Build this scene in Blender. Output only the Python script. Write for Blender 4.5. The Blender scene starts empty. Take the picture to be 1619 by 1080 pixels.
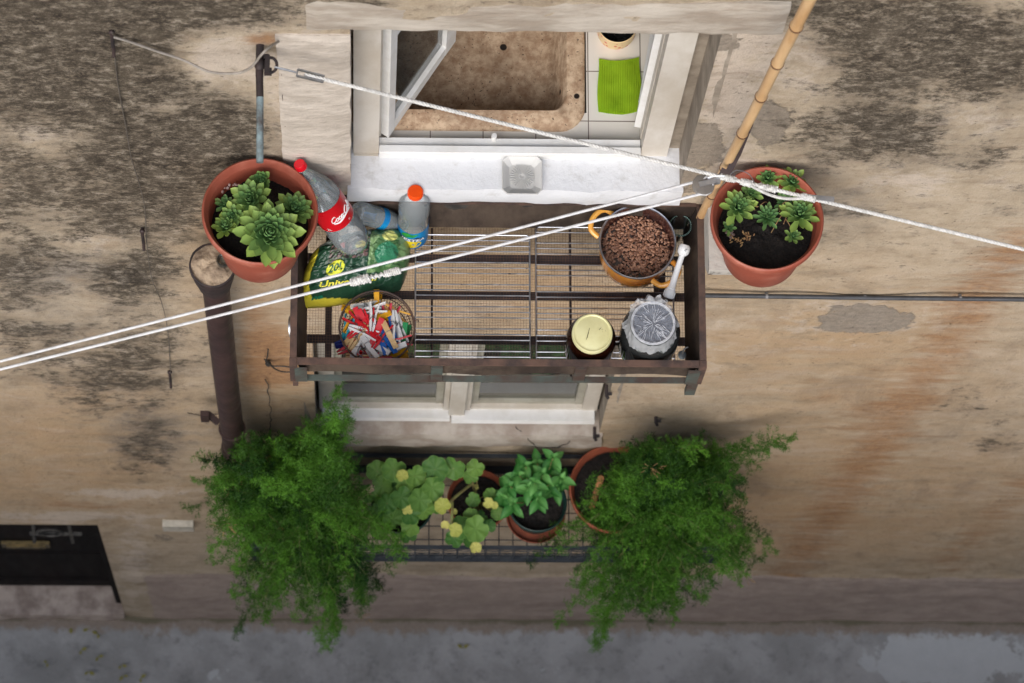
import bpy, bmesh, math, random
import numpy as np
from mathutils import Vector as V, Matrix, noise, Euler

random.seed(7)
NR = np.random.default_rng(7)
SC = bpy.context.scene
COL = SC.collection
PI = math.pi

# ------------------------------------------------------------------ camera
# solved from the photograph: verticals of wall, pipe and door meet at the nadir
F_PX, CXP, CYP = 5830.0, 809.5, 540.0
_D = np.array([-250.0, 1610.0, F_PX]); _D /= np.linalg.norm(_D)
_X = np.array([1.0, 0.008, 0.0]); _X[2] = -(_X[0]*_D[0] + _X[1]*_D[1])/_D[2]; _X /= np.linalg.norm(_X)
_Z = -_D
_Y = np.cross(_Z, _X)
RC = np.stack([_X, _Y, _Z], 1)
def _ray(px, py): return RC.T @ np.array([(px-CXP)/F_PX, (py-CYP)/F_PX, 1.0])
CAM = np.array([0.0, -3.31, 0.0])
_r = _ray(809.5, 978); CAM[2] = -_r[2]/_r[1]*3.31
_r = _ray(809.5, 540); CAM[0] = -_r[0]/_r[1]*3.31
def PY(px, py, y=0.0):
    r = _ray(px, py); return V(CAM + r*(y-CAM[1])/r[1])
def PZ(px, py, z):
    r = _ray(px, py); return V(CAM + r*(z-CAM[2])/r[2])
def PROJ(P):
    c = (np.asarray(P) - CAM) @ RC.T
    return CXP + F_PX*c[:, 0]/c[:, 2], CYP + F_PX*c[:, 1]/c[:, 2]

cd = bpy.data.cameras.new('camera'); cam = bpy.data.objects.new('camera', cd); COL.objects.link(cam)
cd.sensor_width = 36.0; cd.sensor_fit = 'HORIZONTAL'; cd.lens = F_PX/1619*36
cd.clip_start = 0.1; cd.clip_end = 300
M = Matrix.Identity(4)
for i in range(3):
    M[i][0] = RC[0, i]; M[i][1] = -RC[1, i]; M[i][2] = -RC[2, i]; M[i][3] = CAM[i]
cam.matrix_world = M
cd.dof.use_dof = True
cd.dof.focus_distance = float((np.array([-0.1, -0.25, 6.42]) - CAM) @ RC[2])
cd.dof.aperture_fstop = 5.6
SC.camera = cam

# ------------------------------------------------------------------ sky, light, exposure
SUN_EL, SUN_AZ = math.radians(42), math.radians(196)   # azimuth clockwise from +Y: light falls onto the wall from above
w = bpy.data.worlds.new('World'); SC.world = w; w.use_nodes = True
wn = w.node_tree.nodes; wl = w.node_tree.links
sky = wn.new('ShaderNodeTexSky'); sky.sky_type = 'NISHITA'; sky.sun_disc = False
sky.sun_elevation = SUN_EL; sky.sun_rotation = SUN_AZ
sky.air_density = 1.0; sky.dust_density = 4.0; sky.ozone_density = 1.0
bg = wn['Background']; bg.inputs['Strength'].default_value = 0.10
wl.new(sky.outputs[0], bg.inputs[0])
sd = bpy.data.lights.new('sun', 'SUN'); sd.energy = 1.5; sd.angle = math.radians(60); sd.color = (0.90, 0.95, 1.0)
so = bpy.data.objects.new('sun', sd); COL.objects.link(so)
so.rotation_euler = V((math.sin(SUN_AZ)*math.cos(SUN_EL), math.cos(SUN_AZ)*math.cos(SUN_EL), math.sin(SUN_EL))).to_track_quat('Z', 'Y').to_euler()
SC.view_settings.view_transform = 'Standard'; SC.view_settings.look = 'None'
SC.view_settings.exposure = 0.55; SC.view_settings.gamma = 1.0; SC.view_settings.use_curve_mapping = False
SC.cycles.max_bounces = 12; SC.cycles.transparent_max_bounces = 24; SC.cycles.transmission_bounces = 8
SC.cycles.caustics_reflective = False; SC.cycles.caustics_refractive = False

# ------------------------------------------------------------------ helpers
def s(r, g, b, k=1.0):
    f = lambda c: (c/255/12.92 if c/255 <= 0.04045 else ((c/255+0.055)/1.055)**2.4)
    return (f(r)*k, f(g)*k, f(b)*k, 1.0)

class NT:
    """small node-tree writer"""
    def __init__(self, name):
        self.m = bpy.data.materials.new(name); self.m.use_nodes = True
        self.t = self.m.node_tree; self.t.nodes.clear()
        self.out = self.n('ShaderNodeOutputMaterial')
        self.co = self.n('ShaderNodeTexCoord')
    def n(self, typ, **kw):
        nd = self.t.nodes.new(typ)
        for k, v in kw.items(): setattr(nd, k, v)
        return nd
    def link(self, a, b): self.t.links.new(a, b)
    def val(self, sock, v):
        if hasattr(v, 'is_linked') or isinstance(v, bpy.types.NodeSocket): self.link(v, sock)
        else: sock.default_value = v
    def mapping(self, scale=(1, 1, 1), coord='Object'):
        mp = self.n('ShaderNodeMapping'); self.link(self.co.outputs[coord], mp.inputs[0]); mp.inputs['Scale'].default_value = scale
        return mp.outputs[0]
    def noise(self, scale, detail=6, rough=0.6, vec=None, dist=0.0):
        nd = self.n('ShaderNodeTexNoise'); nd.inputs['Scale'].default_value = scale
        nd.inputs['Detail'].default_value = detail; nd.inputs['Roughness'].default_value = rough; nd.inputs['Distortion'].default_value = dist
        self.link(vec if vec is not None else self.co.outputs['Object'], nd.inputs['Vector'])
        return nd.outputs['Fac']
    def math(self, op, a, b=0.0, c=None, clamp=False):
        nd = self.n('ShaderNodeMath', operation=op, use_clamp=clamp)
        self.val(nd.inputs[0], a); self.val(nd.inputs[1], b)
        if c is not None: self.val(nd.inputs[2], c)
        return nd.outputs[0]
    def ramp(self, fac, a, b, lo=0.0, hi=1.0):
        nd = self.n('ShaderNodeMapRange', interpolation_type='SMOOTHSTEP'); self.val(nd.inputs[0], fac)
        nd.inputs[1].default_value = a; nd.inputs[2].default_value = b; nd.inputs[3].default_value = lo; nd.inputs[4].default_value = hi
        return nd.outputs[0]
    def mix(self, fac, a, b):
        nd = self.n('ShaderNodeMix', data_type='RGBA'); self.val(nd.inputs[0], fac); self.val(nd.inputs[6], a); self.val(nd.inputs[7], b)
        return nd.outputs[2]
    def attr(self, name, out='Fac'):
        nd = self.n('ShaderNodeAttribute'); nd.attribute_name = name; return nd.outputs[out]
    def bump(self, h, strength=0.3, dist=0.01):
        nd = self.n('ShaderNodeBump'); nd.inputs['Strength'].default_value = strength; nd.inputs['Distance'].default_value = dist
        self.link(h, nd.inputs['Height']); return nd.outputs[0]
    def bsdf(self, col, rough=0.6, metal=0.0, normal=None, spec=0.5, coat=0.0, trans=None):
        p = self.n('ShaderNodeBsdfPrincipled'); self.val(p.inputs['Base Color'], col); self.val(p.inputs['Roughness'], rough)
        self.val(p.inputs['Metallic'], metal); p.inputs['Specular IOR Level'].default_value = spec; p.inputs['Coat Weight'].default_value = coat
        if normal is not None: self.link(normal, p.inputs['Normal'])
        res = p.outputs[0]
        if trans is not None:
            tr = self.n('ShaderNodeBsdfTranslucent'); self.val(tr.inputs[0], col)
            mx = self.n('ShaderNodeMixShader'); mx.inputs[0].default_value = trans
            self.link(p.outputs[0], mx.inputs[1]); self.link(tr.outputs[0], mx.inputs[2]); res = mx.outputs[0]
        self.link(res, self.out.inputs[0]); return res

def mat(name, c1, c2=None, scale=25, rough=0.6, metal=0.0, bump=0.0, bscale=None, contrast=(0.35, 0.65), spec=0.5, coat=0.0, stretch=(1, 1, 1), bdist=0.004, trans=None):
    t = NT(name)
    vec = t.mapping(stretch)
    f = t.ramp(t.noise(scale, 8, 0.65, vec), *contrast)
    col = t.mix(f, c1, c2 if c2 else c1)
    nrm = t.bump(t.noise(bscale or scale*2, 6, 0.6, vec), bump, bdist) if bump else None
    rg = t.ramp(t.noise(scale*1.7, 4, 0.6, vec), 0.2, 0.8, max(0.02, rough-0.1), min(1, rough+0.1))
    t.bsdf(col, rg, metal, nrm, spec, coat, trans)
    return t.m

def clear(name, tint=(1, 1, 1, 1), rough=0.03, body=0.06, bodycol=(0.8, 0.85, 0.9, 1), fres=1.5, milky=0.0):
    """thin clear plastic or glass: see-through, with reflections that grow at the rim and a faint haze of its own"""
    t = NT(name)
    tr = t.n('ShaderNodeBsdfTransparent'); tr.inputs[0].default_value = tint
    gl = t.n('ShaderNodeBsdfGlossy'); gl.inputs['Roughness'].default_value = rough
    df = t.n('ShaderNodeBsdfDiffuse'); df.inputs[0].default_value = bodycol
    if milky:
        tl = t.n('ShaderNodeBsdfTranslucent'); tl.inputs[0].default_value = bodycol; mt = t.n('ShaderNodeMixShader'); mt.inputs[0].default_value = milky
        t.link(df.outputs[0], mt.inputs[1]); t.link(tl.outputs[0], mt.inputs[2]); df = mt
    fr = t.n('ShaderNodeFresnel'); fr.inputs['IOR'].default_value = fres
    t.link(t.bump(t.noise(60, 3), 0.15, 0.003), fr.inputs['Normal'])
    m1 = t.n('ShaderNodeMixShader'); m1.inputs[0].default_value = body
    t.link(tr.outputs[0], m1.inputs[1]); t.link(df.outputs[0], m1.inputs[2])
    m2 = t.n('ShaderNodeMixShader'); t.link(fr.outputs[0], m2.inputs[0])
    t.link(m1.outputs[0], m2.inputs[1]); t.link(gl.outputs[0], m2.inputs[2])
    t.link(m2.outputs[0], t.out.inputs[0])
    return t.m

def leafmat(name, c_lo, c_hi, rough=0.45, trans=0.25, spec=0.4, nscale=60):
    t = NT(name)
    tint = t.attr('tint')
    n = t.math('SUBTRACT', t.noise(nscale, 4), 0.5)
    f = t.math('ADD', tint, t.math('MULTIPLY', n, 0.35), clamp=True)
    t.bsdf(t.mix(f, c_lo, c_hi), rough, 0, None, spec, 0, trans)
    return t.m

class MB:
    def __init__(self): self.bm = bmesh.new(); self.T = Matrix.Identity(4); self.tint = {}
    def v(self, co, tint=None):
        vt = self.bm.verts.new(self.T @ V(co))
        if tint is not None: self.tint[vt] = tint
        return vt
    def f(self, vs, mi=0):
        try:
            fc = self.bm.faces.new(vs); fc.material_index = mi; return fc
        except ValueError: return None
    def box(self, c, size, rot=None, mi=0):
        R = rot if isinstance(rot, Matrix) else (Euler(rot).to_matrix() if rot else Matrix.Identity(3))
        c = V(c); vs = []
        for dx in (-.5, .5):
            for dy in (-.5, .5):
                for dz in (-.5, .5): vs.append(self.v(c + R @ V((dx*size[0], dy*size[1], dz*size[2]))))
        for q in ((0, 1, 3, 2), (4, 6, 7, 5), (0, 4, 5, 1), (2, 3, 7, 6), (0, 2, 6, 4), (1, 5, 7, 3)): self.f([vs[k] for k in q], mi)
    def bar(self, a, b, w, h, up=(0, 0, 1), mi=0):
        a, b = V(a), V(b); d = (b-a); L = d.length; d.normalize(); u = V(up)
        sd_ = d.cross(u).normalized(); u = sd_.cross(d)
        R = Matrix((d, sd_, u)).transposed()
        self.box((a+b)/2, (L, w, h), R, mi)
    def tube(self, pts, r, n=8, cap=True, mi=0, closed=False, tint=None):
        pts = [V(p) for p in pts]; N = len(pts)
        rs = r if isinstance(r, (list, tuple)) else [r]*N
        rings = []; prev = None
        for i, p in enumerate(pts):
            if closed: t = pts[(i+1) % N] - pts[i-1]
            else: t = pts[min(i+1, N-1)] - pts[max(i-1, 0)]
            if t.length < 1e-9: t = V((0, 0, 1))
            t.normalize()
            if prev is None:
                u = t.orthogonal().normalized()
            else:
                u = prev - t*prev.dot(t)
                u = u.normalized() if u.length > 1e-6 else t.orthogonal().normalized()
            prev = u; b = t.cross(u)
            rings.append([self.v(p + (u*math.cos(2*PI*k/n) + b*math.sin(2*PI*k/n))*rs[i], tint) for k in range(n)])
        for i in range(N if closed else N-1):
            a, b2 = rings[i], rings[(i+1) % N]
            for k in range(n): self.f([a[k], a[(k+1) % n], b2[(k+1) % n], b2[k]], mi)
        if cap and not closed:
            self.f(rings[0][::-1], mi); self.f(rings[-1], mi)
    def lathe(self, prof, n=40, c=(0, 0, 0), mi=0, wob=0.0):
        c = V(c); rings = []
        for (r, z) in prof:
            if r < 1e-6: rings.append([self.v(c + V((0, 0, z)))])
            else: rings.append([self.v(c + V((r*(1+wob*math.sin(3*a+z*40))*math.cos(a), r*(1+wob*math.sin(3*a+z*40))*math.sin(a), z))) for a in [2*PI*k/n for k in range(n)]])
        for a, b in zip(rings[:-1], rings[1:]):
            if len(a) == 1 and len(b) == 1: continue
            for k in range(n):
                k2 = (k+1) % n
                if len(a) == 1: self.f([a[0], b[k2], b[k]][::-1], mi)
                elif len(b) == 1: self.f([a[k], a[k2], b[0]], mi)
                else: self.f([a[k], a[k2], b[k2], b[k]], mi)
    def sphere(self, c, r, sc=(1, 1, 1), n=10, m=6, rot=None, mi=0, tint=None):
        R = Euler(rot).to_matrix() if rot else Matrix.Identity(3); c = V(c); rings = []
        for j in range(m+1):
            th = PI*j/m
            if j in (0, m): rings.append([self.v(c + R @ V((0, 0, r*sc[2]*math.cos(th))), tint)])
            else: rings.append([self.v(c + R @ V((r*sc[0]*math.sin(th)*math.cos(2*PI*k/n), r*sc[1]*math.sin(th)*math.sin(2*PI*k/n), r*sc[2]*math.cos(th))), tint) for k in range(n)])
        for a, b in zip(rings[:-1], rings[1:]):
            for k in range(n):
                k2 = (k+1) % n
                if len(a) == 1: self.f([a[0], b[k], b[k2]], mi)
                elif len(b) == 1: self.f([a[k2], a[k], b[0]], mi)
                else: self.f([a[k], b[k], b[k2], a[k2]], mi)
    def grid(self, fn, nu, nv, mi=0, tint=None):
        g = [[self.v(fn(i/nu, j/nv), tint(i/nu, j/nv) if tint else None) for j in range(nv+1)] for i in range(nu+1)]
        for i in range(nu):
            for j in range(nv): self.f([g[i][j], g[i+1][j], g[i+1][j+1], g[i][j+1]], mi)
        return g
    def prism(self, pts, z0, z1, mi=0):
        a = [self.v((x, y, z0)) for x, y in pts]; b = [self.v((x, y, z1)) for x, y in pts]; n = len(pts)
        self.f(a[::-1], mi); self.f(b, mi)
        for k in range(n): self.f([a[k], a[(k+1) % n], b[(k+1) % n], b[k]], mi)
    def bevel(self, w, seg=2, ang=40):
        es = [e for e in self.bm.edges if len(e.link_faces) == 2 and e.calc_face_angle(0) > math.radians(ang)]
        if es: bmesh.ops.bevel(self.bm, geom=es, offset=w, segments=seg, profile=0.5, affect='EDGES', clamp_overlap=True)
        return self
    def build(self, name, mats, parent=None, smooth=True, loc=(0, 0, 0), ang=35, recalc=True):
        if recalc: bmesh.ops.recalc_face_normals(self.bm, faces=self.bm.faces)
        me = bpy.data.meshes.new(name)
        if self.tint:
            self.bm.verts.index_update()
            arr = np.zeros(len(self.bm.verts), dtype=np.float32)
            for vt, tv in self.tint.items():
                if vt.is_valid: arr[vt.index] = tv
        self.bm.to_mesh(me); self.bm.free()
        if self.tint:
            at = me.attributes.new('tint', 'FLOAT', 'POINT'); at.data.foreach_set('value', arr)
        for m in (mats if isinstance(mats, (list, tuple)) else [mats]): me.materials.append(m)
        if smooth:
            me.shade_smooth(); me.set_sharp_from_angle(angle=math.radians(ang))
        o = bpy.data.objects.new(name, me); COL.objects.link(o)
        o.location = loc
        if parent: o.parent = parent
        return o

def tag(o, label=None, cat=None, group=None, kind=None):
    if label: o['label'] = label
    if cat: o['category'] = cat
    if group: o['group'] = group
    if kind: o['kind'] = kind
    return o
def thing(name, label, cat, loc=(0, 0, 0), rot=(0, 0, 0), group=None):
    o = bpy.data.objects.new(name, None); COL.objects.link(o)
    o.empty_display_size = 0.05; o.location = loc; o.rotation_euler = rot
    return tag(o, label, cat, group)
def n3(x, y, z, sc): return noise.fractal(V((x*sc, y*sc, z*sc)), 1.0, 2.0, 4)
def smoothpts(pts, sub=6):
    pts = [V(p) for p in pts]; out = []
    for i in range(len(pts)-1):
        p0, p1, p2, p3 = pts[max(i-1, 0)], pts[i], pts[i+1], pts[min(i+2, len(pts)-1)]
        for k in range(sub):
            t = k/sub
            out.append(0.5*((2*p1) + (p2-p0)*t + (2*p0-5*p1+4*p2-p3)*t*t + (3*p1-p0-3*p2+p3)*t**3))
    out.append(pts[-1]); return out
def textmesh(body, size, shear=0.0, bold=0.0):
    cu = bpy.data.curves.new('t', 'FONT'); cu.body = body; cu.size = size; cu.shear = shear; cu.offset = bold
    cu.align_x = 'CENTER'; cu.align_y = 'CENTER'; cu.resolution_u = 3
    ob = bpy.data.objects.new('t', cu); COL.objects.link(ob)
    bpy.context.view_layer.update()
    me = bpy.data.meshes.new_from_object(ob.evaluated_get(bpy.context.evaluated_depsgraph_get()))
    bpy.data.objects.remove(ob); return me
def textpart(name, body, size, fn, m, parent, shear=0.0, bold=0.0, loc=(0, 0, 0)):
    """letters laid on a surface: fn(u, v) -> point"""
    me = textmesh(body, size, shear, bold)
    bm = bmesh.new(); bm.from_mesh(me)
    bmesh.ops.triangulate(bm, faces=bm.faces)
    bmesh.ops.subdivide_edges(bm, edges=[e for e in bm.edges if e.calc_length() > size*0.25], cuts=1)
    for vt in bm.verts: vt.co = fn(vt.co.x, vt.co.y)
    bm.to_mesh(me); bm.free(); me.materials.clear(); me.materials.append(m); me.name = name
    o = bpy.data.objects.new(name, me); COL.objects.link(o); o.location = loc
    if parent: o.parent = parent
    return o

# ------------------------------------------------------------------ materials
K = 0.8
WHITE = mat('white_paint', (0.80, 0.80, 0.79, 1), (0.70, 0.69, 0.66, 1), 9, 0.45, bump=0.12, bscale=40)
WHITE_OLD = mat('cream_paint', s(222, 216, 206, .85), s(200, 190, 175, .85), 6, 0.5, bump=0.15, bscale=30, stretch=(1, 1, .5))
TERRA = mat('terracotta_plastic', s(150, 76, 57), s(190, 124, 104), 7, 0.6, bump=0.2, bscale=60, contrast=(.45, .85))
TERRA2 = mat('terracotta_clay', s(158, 84, 58), s(135, 70, 50), 12, 0.7, bump=0.1, bscale=60)
SOIL = mat('potting_soil', s(36, 29, 25), s(16, 13, 12), 90, 0.95, bump=1.0, bscale=120, bdist=0.01)
RUST = mat('rusty_iron', s(96, 72, 60), s(56, 45, 42), 14, 0.75, bump=0.35, bscale=90)
RUSTD = mat('dark_rusty_iron', s(58, 44, 42), s(36, 31, 32), 16, 0.65, bump=0.3, bscale=90)
GREENIRON = mat('green_iron_paint', s(74, 84, 78), s(72, 56, 48), 11, 0.65, bump=0.3, bscale=80)
BLACKIRON = mat('black_iron_paint', s(30, 36, 44), s(42, 48, 54), 20, 0.5, bump=0.2, bscale=80)
CHROME = mat('chrome_wire', (0.52, 0.53, 0.57, 1), (0.34, 0.35, 0.39, 1), 20, 0.34, metal=1.0)
PIPE = mat('brown_pipe_paint', s(64, 46, 43), s(52, 38, 36), 10, 0.5, bump=0.12, bscale=50)
MORTAR = mat('mortar_fill', s(190, 168, 142, K), s(148, 128, 108, K), 20, 0.95, bump=0.8, bscale=50, bdist=0.01)
GALV = mat('galvanised_steel', (0.5, 0.51, 0.53, 1), (0.35, 0.36, 0.38, 1), 25, 0.4, metal=0.9)
ROPEW = mat('white_rope', (0.70, 0.69, 0.66, 1), (0.50, 0.49, 0.46, 1), 60, 0.7, bump=0.3, bscale=400, bdist=0.001)
LINEW = mat('white_line', (0.70, 0.70, 0.71, 1), (0.56, 0.55, 0.54, 1), 30, 0.5, bump=.3, bscale=500, bdist=.001)
BAMBOO = mat('bamboo', s(220, 184, 138, .9), s(196, 154, 106, .9), 14, 0.5, stretch=(1, 1, .15))
BAMBOOD = mat('bamboo_node', s(110, 74, 48), s(80, 54, 38), 40, 0.7)
CLEARP = clear('clear_bottle_plastic', (0.98, 0.985, 0.99, 1), 0.06, 0.22, (0.80, 0.89, 0.92, 1), 1.45)
GLASS = clear('glass', (0.93, 0.96, 0.95, 1), 0.03, 0.03, (0.7, 0.78, 0.76, 1), 1.5)
WINGLASS = clear('window_glass', (0.80, 0.84, 0.83, 1), 0.02, 0.10, (0.42, 0.45, 0.42, 1), 1.5)
# ------------------------------------------------------------------ the house wall
ZS = 6.54            # upper window sill
ZR = 6.403           # rim of the upper tray
ZF = 6.213           # floor of the upper tray
UW = (-0.543, 0.421, 6.47, 7.842)     # upper opening x0 x1 z0 z1
LW = (-0.672, 0.376, 3.52, 4.79)      # lower opening
DR = (-2.60, -1.585, 0.0, 1.94)       # street door opening

def blobs(px, py, L, wide=1.0):
    acc = np.ones_like(px)
    for (x, y, rx, ry, a) in L:
        acc *= 1 - a*np.exp(-(((px-x)/(rx*wide))**2 + ((py-y)/(ry*wide))**2))
    return 1-acc
LICHEN = [(80, 40, 200, 80, .8), (330, 15, 170, 40, .75), (60, 150, 110, 70, .6), (210, 140, 90, 80, .6), (290, 150, 60, 60, .5), (330, 225, 100, 55, .6),
    (230, 280, 90, 80, .55), (385, 200, 30, 45, .55), (215, 435, 70, 45, .65), (120, 300, 130, 60, .4), (60, 420, 80, 45, .4), (190, 350, 60, 50, .4), (300, 330, 40, 60, .3),
    (230, 560, 110, 70, .5), (140, 600, 120, 60, .4), (235, 715, 70, 45, .55), (60, 540, 90, 40, .3), (540, 10, 90, 18, .45), (10, 470, 60, 60, .4), (20, 300, 50, 90, .4),
    (1420, 90, 170, 70, .7), (1500, 50, 150, 50, .65), (1345, 175, 75, 50, .55), (1570, 110, 80, 50, .55), (1390, 235, 120, 40, .5), (1330, 330, 120, 30, .4),
    (1340, 375, 100, 18, .6), (1520, 235, 110, 35, .35), (1600, 320, 60, 50, .3), (1250, 245, 60, 30, .35), (1320, 5, 120, 25, .6), (1540, 615, 90, 18, .4),
    (1590, 700, 70, 22, .5), (1490, 645, 70, 12, .35), (1400, 425, 60, 12, .3), (1140, 500, 30, 30, .25), (1180, 15, 60, 20, .3), (1560, 660, 60, 14, .35), (990, 650, 25, 25, .2), (1180, 620, 50, 15, .2)]
UNLICHEN = [(360, 95, 80, 50, 1), (490, 160, 60, 150, .9), (70, 215, 60, 22, .5), (160, 385, 50, 18, .5), (245, 170, 40, 14, .5), (1150, 150, 70, 120, .9), (1210, 60, 60, 30, .5),
    (1545, 190, 60, 25, .4), (1440, 285, 90, 20, .5), (1420, 370, 90, 18, .5), (420, 500, 60, 150, .9), (1290, 130, 40, 60, .4)]
PALE = [(215, 895, 34, 80, .62), (90, 818, 150, 10, .75), (360, 95, 75, 45, .8), (60, 215, 60, 25, .5), (160, 385, 60, 25, .5), (230, 330, 60, 50, .35), (240, 180, 50, 20, .4), (1155, 160, 60, 110, .9), (1190, 60, 70, 40, .7), (1160, 280, 40, 25, .7),
    (1545, 190, 90, 30, .5), (1440, 285, 100, 25, .6), (1360, 505, 150, 40, .55), (1600, 270, 50, 40, .4), (1280, 110, 60, 60, .5), (210, 780, 110, 9, .8), (470, 140, 60, 130, .5), (1130, 560, 50, 60, .3), (1230, 700, 70, 20, .2)]
RUSTL = [(430, 555, 44, 44, .85), (440, 590, 40, 16, 1.0), (400, 600, 30, 30, .4), (400, 500, 25, 90, .4), (415, 62, 34, 10, .95), (330, 330, 28, 40, .35), (150, 800, 100, 9, .4), (490, 590, 20, 30, .3)] + \
    [(1610-37*i, 385+53*i, 40, 50, .46) for i in range(11)] + [(1610-36*i, 770+40*i, 34, 24, .38) for i in range(4)] + [(1330, 640, 70, 50, .2), (1500, 470, 60, 30, .25)]
CEMENT = [(1100, 232, 48, 42, 1.2), (1216, 195, 28, 34, 1.0), (1138, 68, 40, 17, 1.1), (1365, 505, 85, 22, 1.1), (260, 850, 40, 14, .5),
    (1085, 285, 22, 22, 1.0), (205, 440, 46, 22, .6)]
OCHRE = [(760, 450, 330, 110, .9), (455, 600, 50, 80, .7), (1300, 560, 320, 120, .8), (1250, 800, 380, 110, .8), (430, 560, 60, 120, .6), (330, 400, 50, 110, .5), (100, 700, 300, 130, .75), (1400, 760, 250, 110, .5), (960, 690, 60, 40, .3), (80, 770, 240, 40, .4), (1200, 430, 80, 30, .4)]
STEEL = [(90, 430, 160, 50, .6), (60, 520, 110, 30, .4), (1330, 325, 90, 40, .5), (240, 690, 90, 60, .6), (1420, 200, 160, 80, .45), (1580, 420, 80, 60, .3), (150, 600, 130, 60, .3)]

def wall_mesh():
    xs = list(np.arange(-2.9, 3.3, 0.034)); xs = [-7, -5, -4, -3.3] + xs + [3.6, 4.5, 6, 8]
    zs = list(np.arange(-0.3, 9.0, 0.04)) + [9.4, 10, 11]
    bm = bmesh.new()
    g = [[bm.verts.new((x, 0, z)) for z in zs] for x in xs]
    for i in range(len(xs)-1):
        for j in range(len(zs)-1): bm.faces.new((g[i][j], g[i+1][j], g[i+1][j+1], g[i][j+1]))
    for (x0, x1, z0, z1) in (UW, LW, DR):
        for co, no in (((x0, 0, 0), (1, 0, 0)), ((x1, 0, 0), (1, 0, 0)), ((0, 0, z0), (0, 0, 1)), ((0, 0, z1), (0, 0, 1))):
            near = [f for f in bm.faces if x0-.1 < f.calc_center_median().x < x1+.1 and z0-.1 < f.calc_center_median().z < z1+.1]
            geom = list({e for f in near for e in f.edges}) + near + list({v for f in near for v in f.verts})
            bmesh.ops.bisect_plane(bm, geom=geom, dist=1e-5, plane_co=co, plane_no=no)
        dead = [f for f in bm.faces if x0 < f.calc_center_median().x < x1 and z0 < f.calc_center_median().z < z1]
        bmesh.ops.delete(bm, geom=dead, context='FACES')
    for f in bm.faces:
        if f.normal.y > 0: f.normal_flip()
    me = bpy.data.meshes.new('house_wall')
    for v in bm.verts:
        x, z = v.co.x, v.co.z
        d = min(max(x0-x, x-x1, z0-z, z-z1) for (x0, x1, z0, z1) in (UW, LW, DR))
        k = min(1, max(0, d/0.08))
        v.co.y = k*(0.012*n3(x, 3.1, z*.7, 1.3) + 0.006*n3(x, 9.7, z, 5)) - (0.012 if z < 1.0+0.02*n3(x, 0, 5, 2) else 0)*k
    bm.to_mesh(me); bm.free()
    P = np.zeros(len(me.vertices)*3, dtype=np.float32); me.vertices.foreach_get('co', P); P = P.reshape(-1, 3)
    px, py = PROJ(P)
    px = np.clip(px, -150, 1770)
    F = {'lichen': blobs(px, py, [c[:4]+(c[4]*(.82 if c[0] > 800 else 1),) for c in LICHEN], 1.25)*(1-blobs(px, py, UNLICHEN)), 'pale': blobs(px, py, PALE), 'rust': blobs(px, py, RUSTL), 'cement': blobs(px, py, [c[:4]+(min(c[4], 1),) for c in CEMENT]),
         'ochre': blobs(px, py, OCHRE), 'steel': blobs(px, py, STEEL),
         'plinth': np.clip((1.03-P[:, 2])/0.06, 0, 1)*np.clip((P[:, 0]+1.5)/0.1, 0, 1),
         'upper': np.clip((P[:, 2]-5.2)/1.6, 0, 1)}
    for k, a in F.items():
        at = me.attributes.new(k, 'FLOAT', 'POINT'); at.data.foreach_set('value', a.astype(np.float32))
    me.shade_smooth()
    return me

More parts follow.
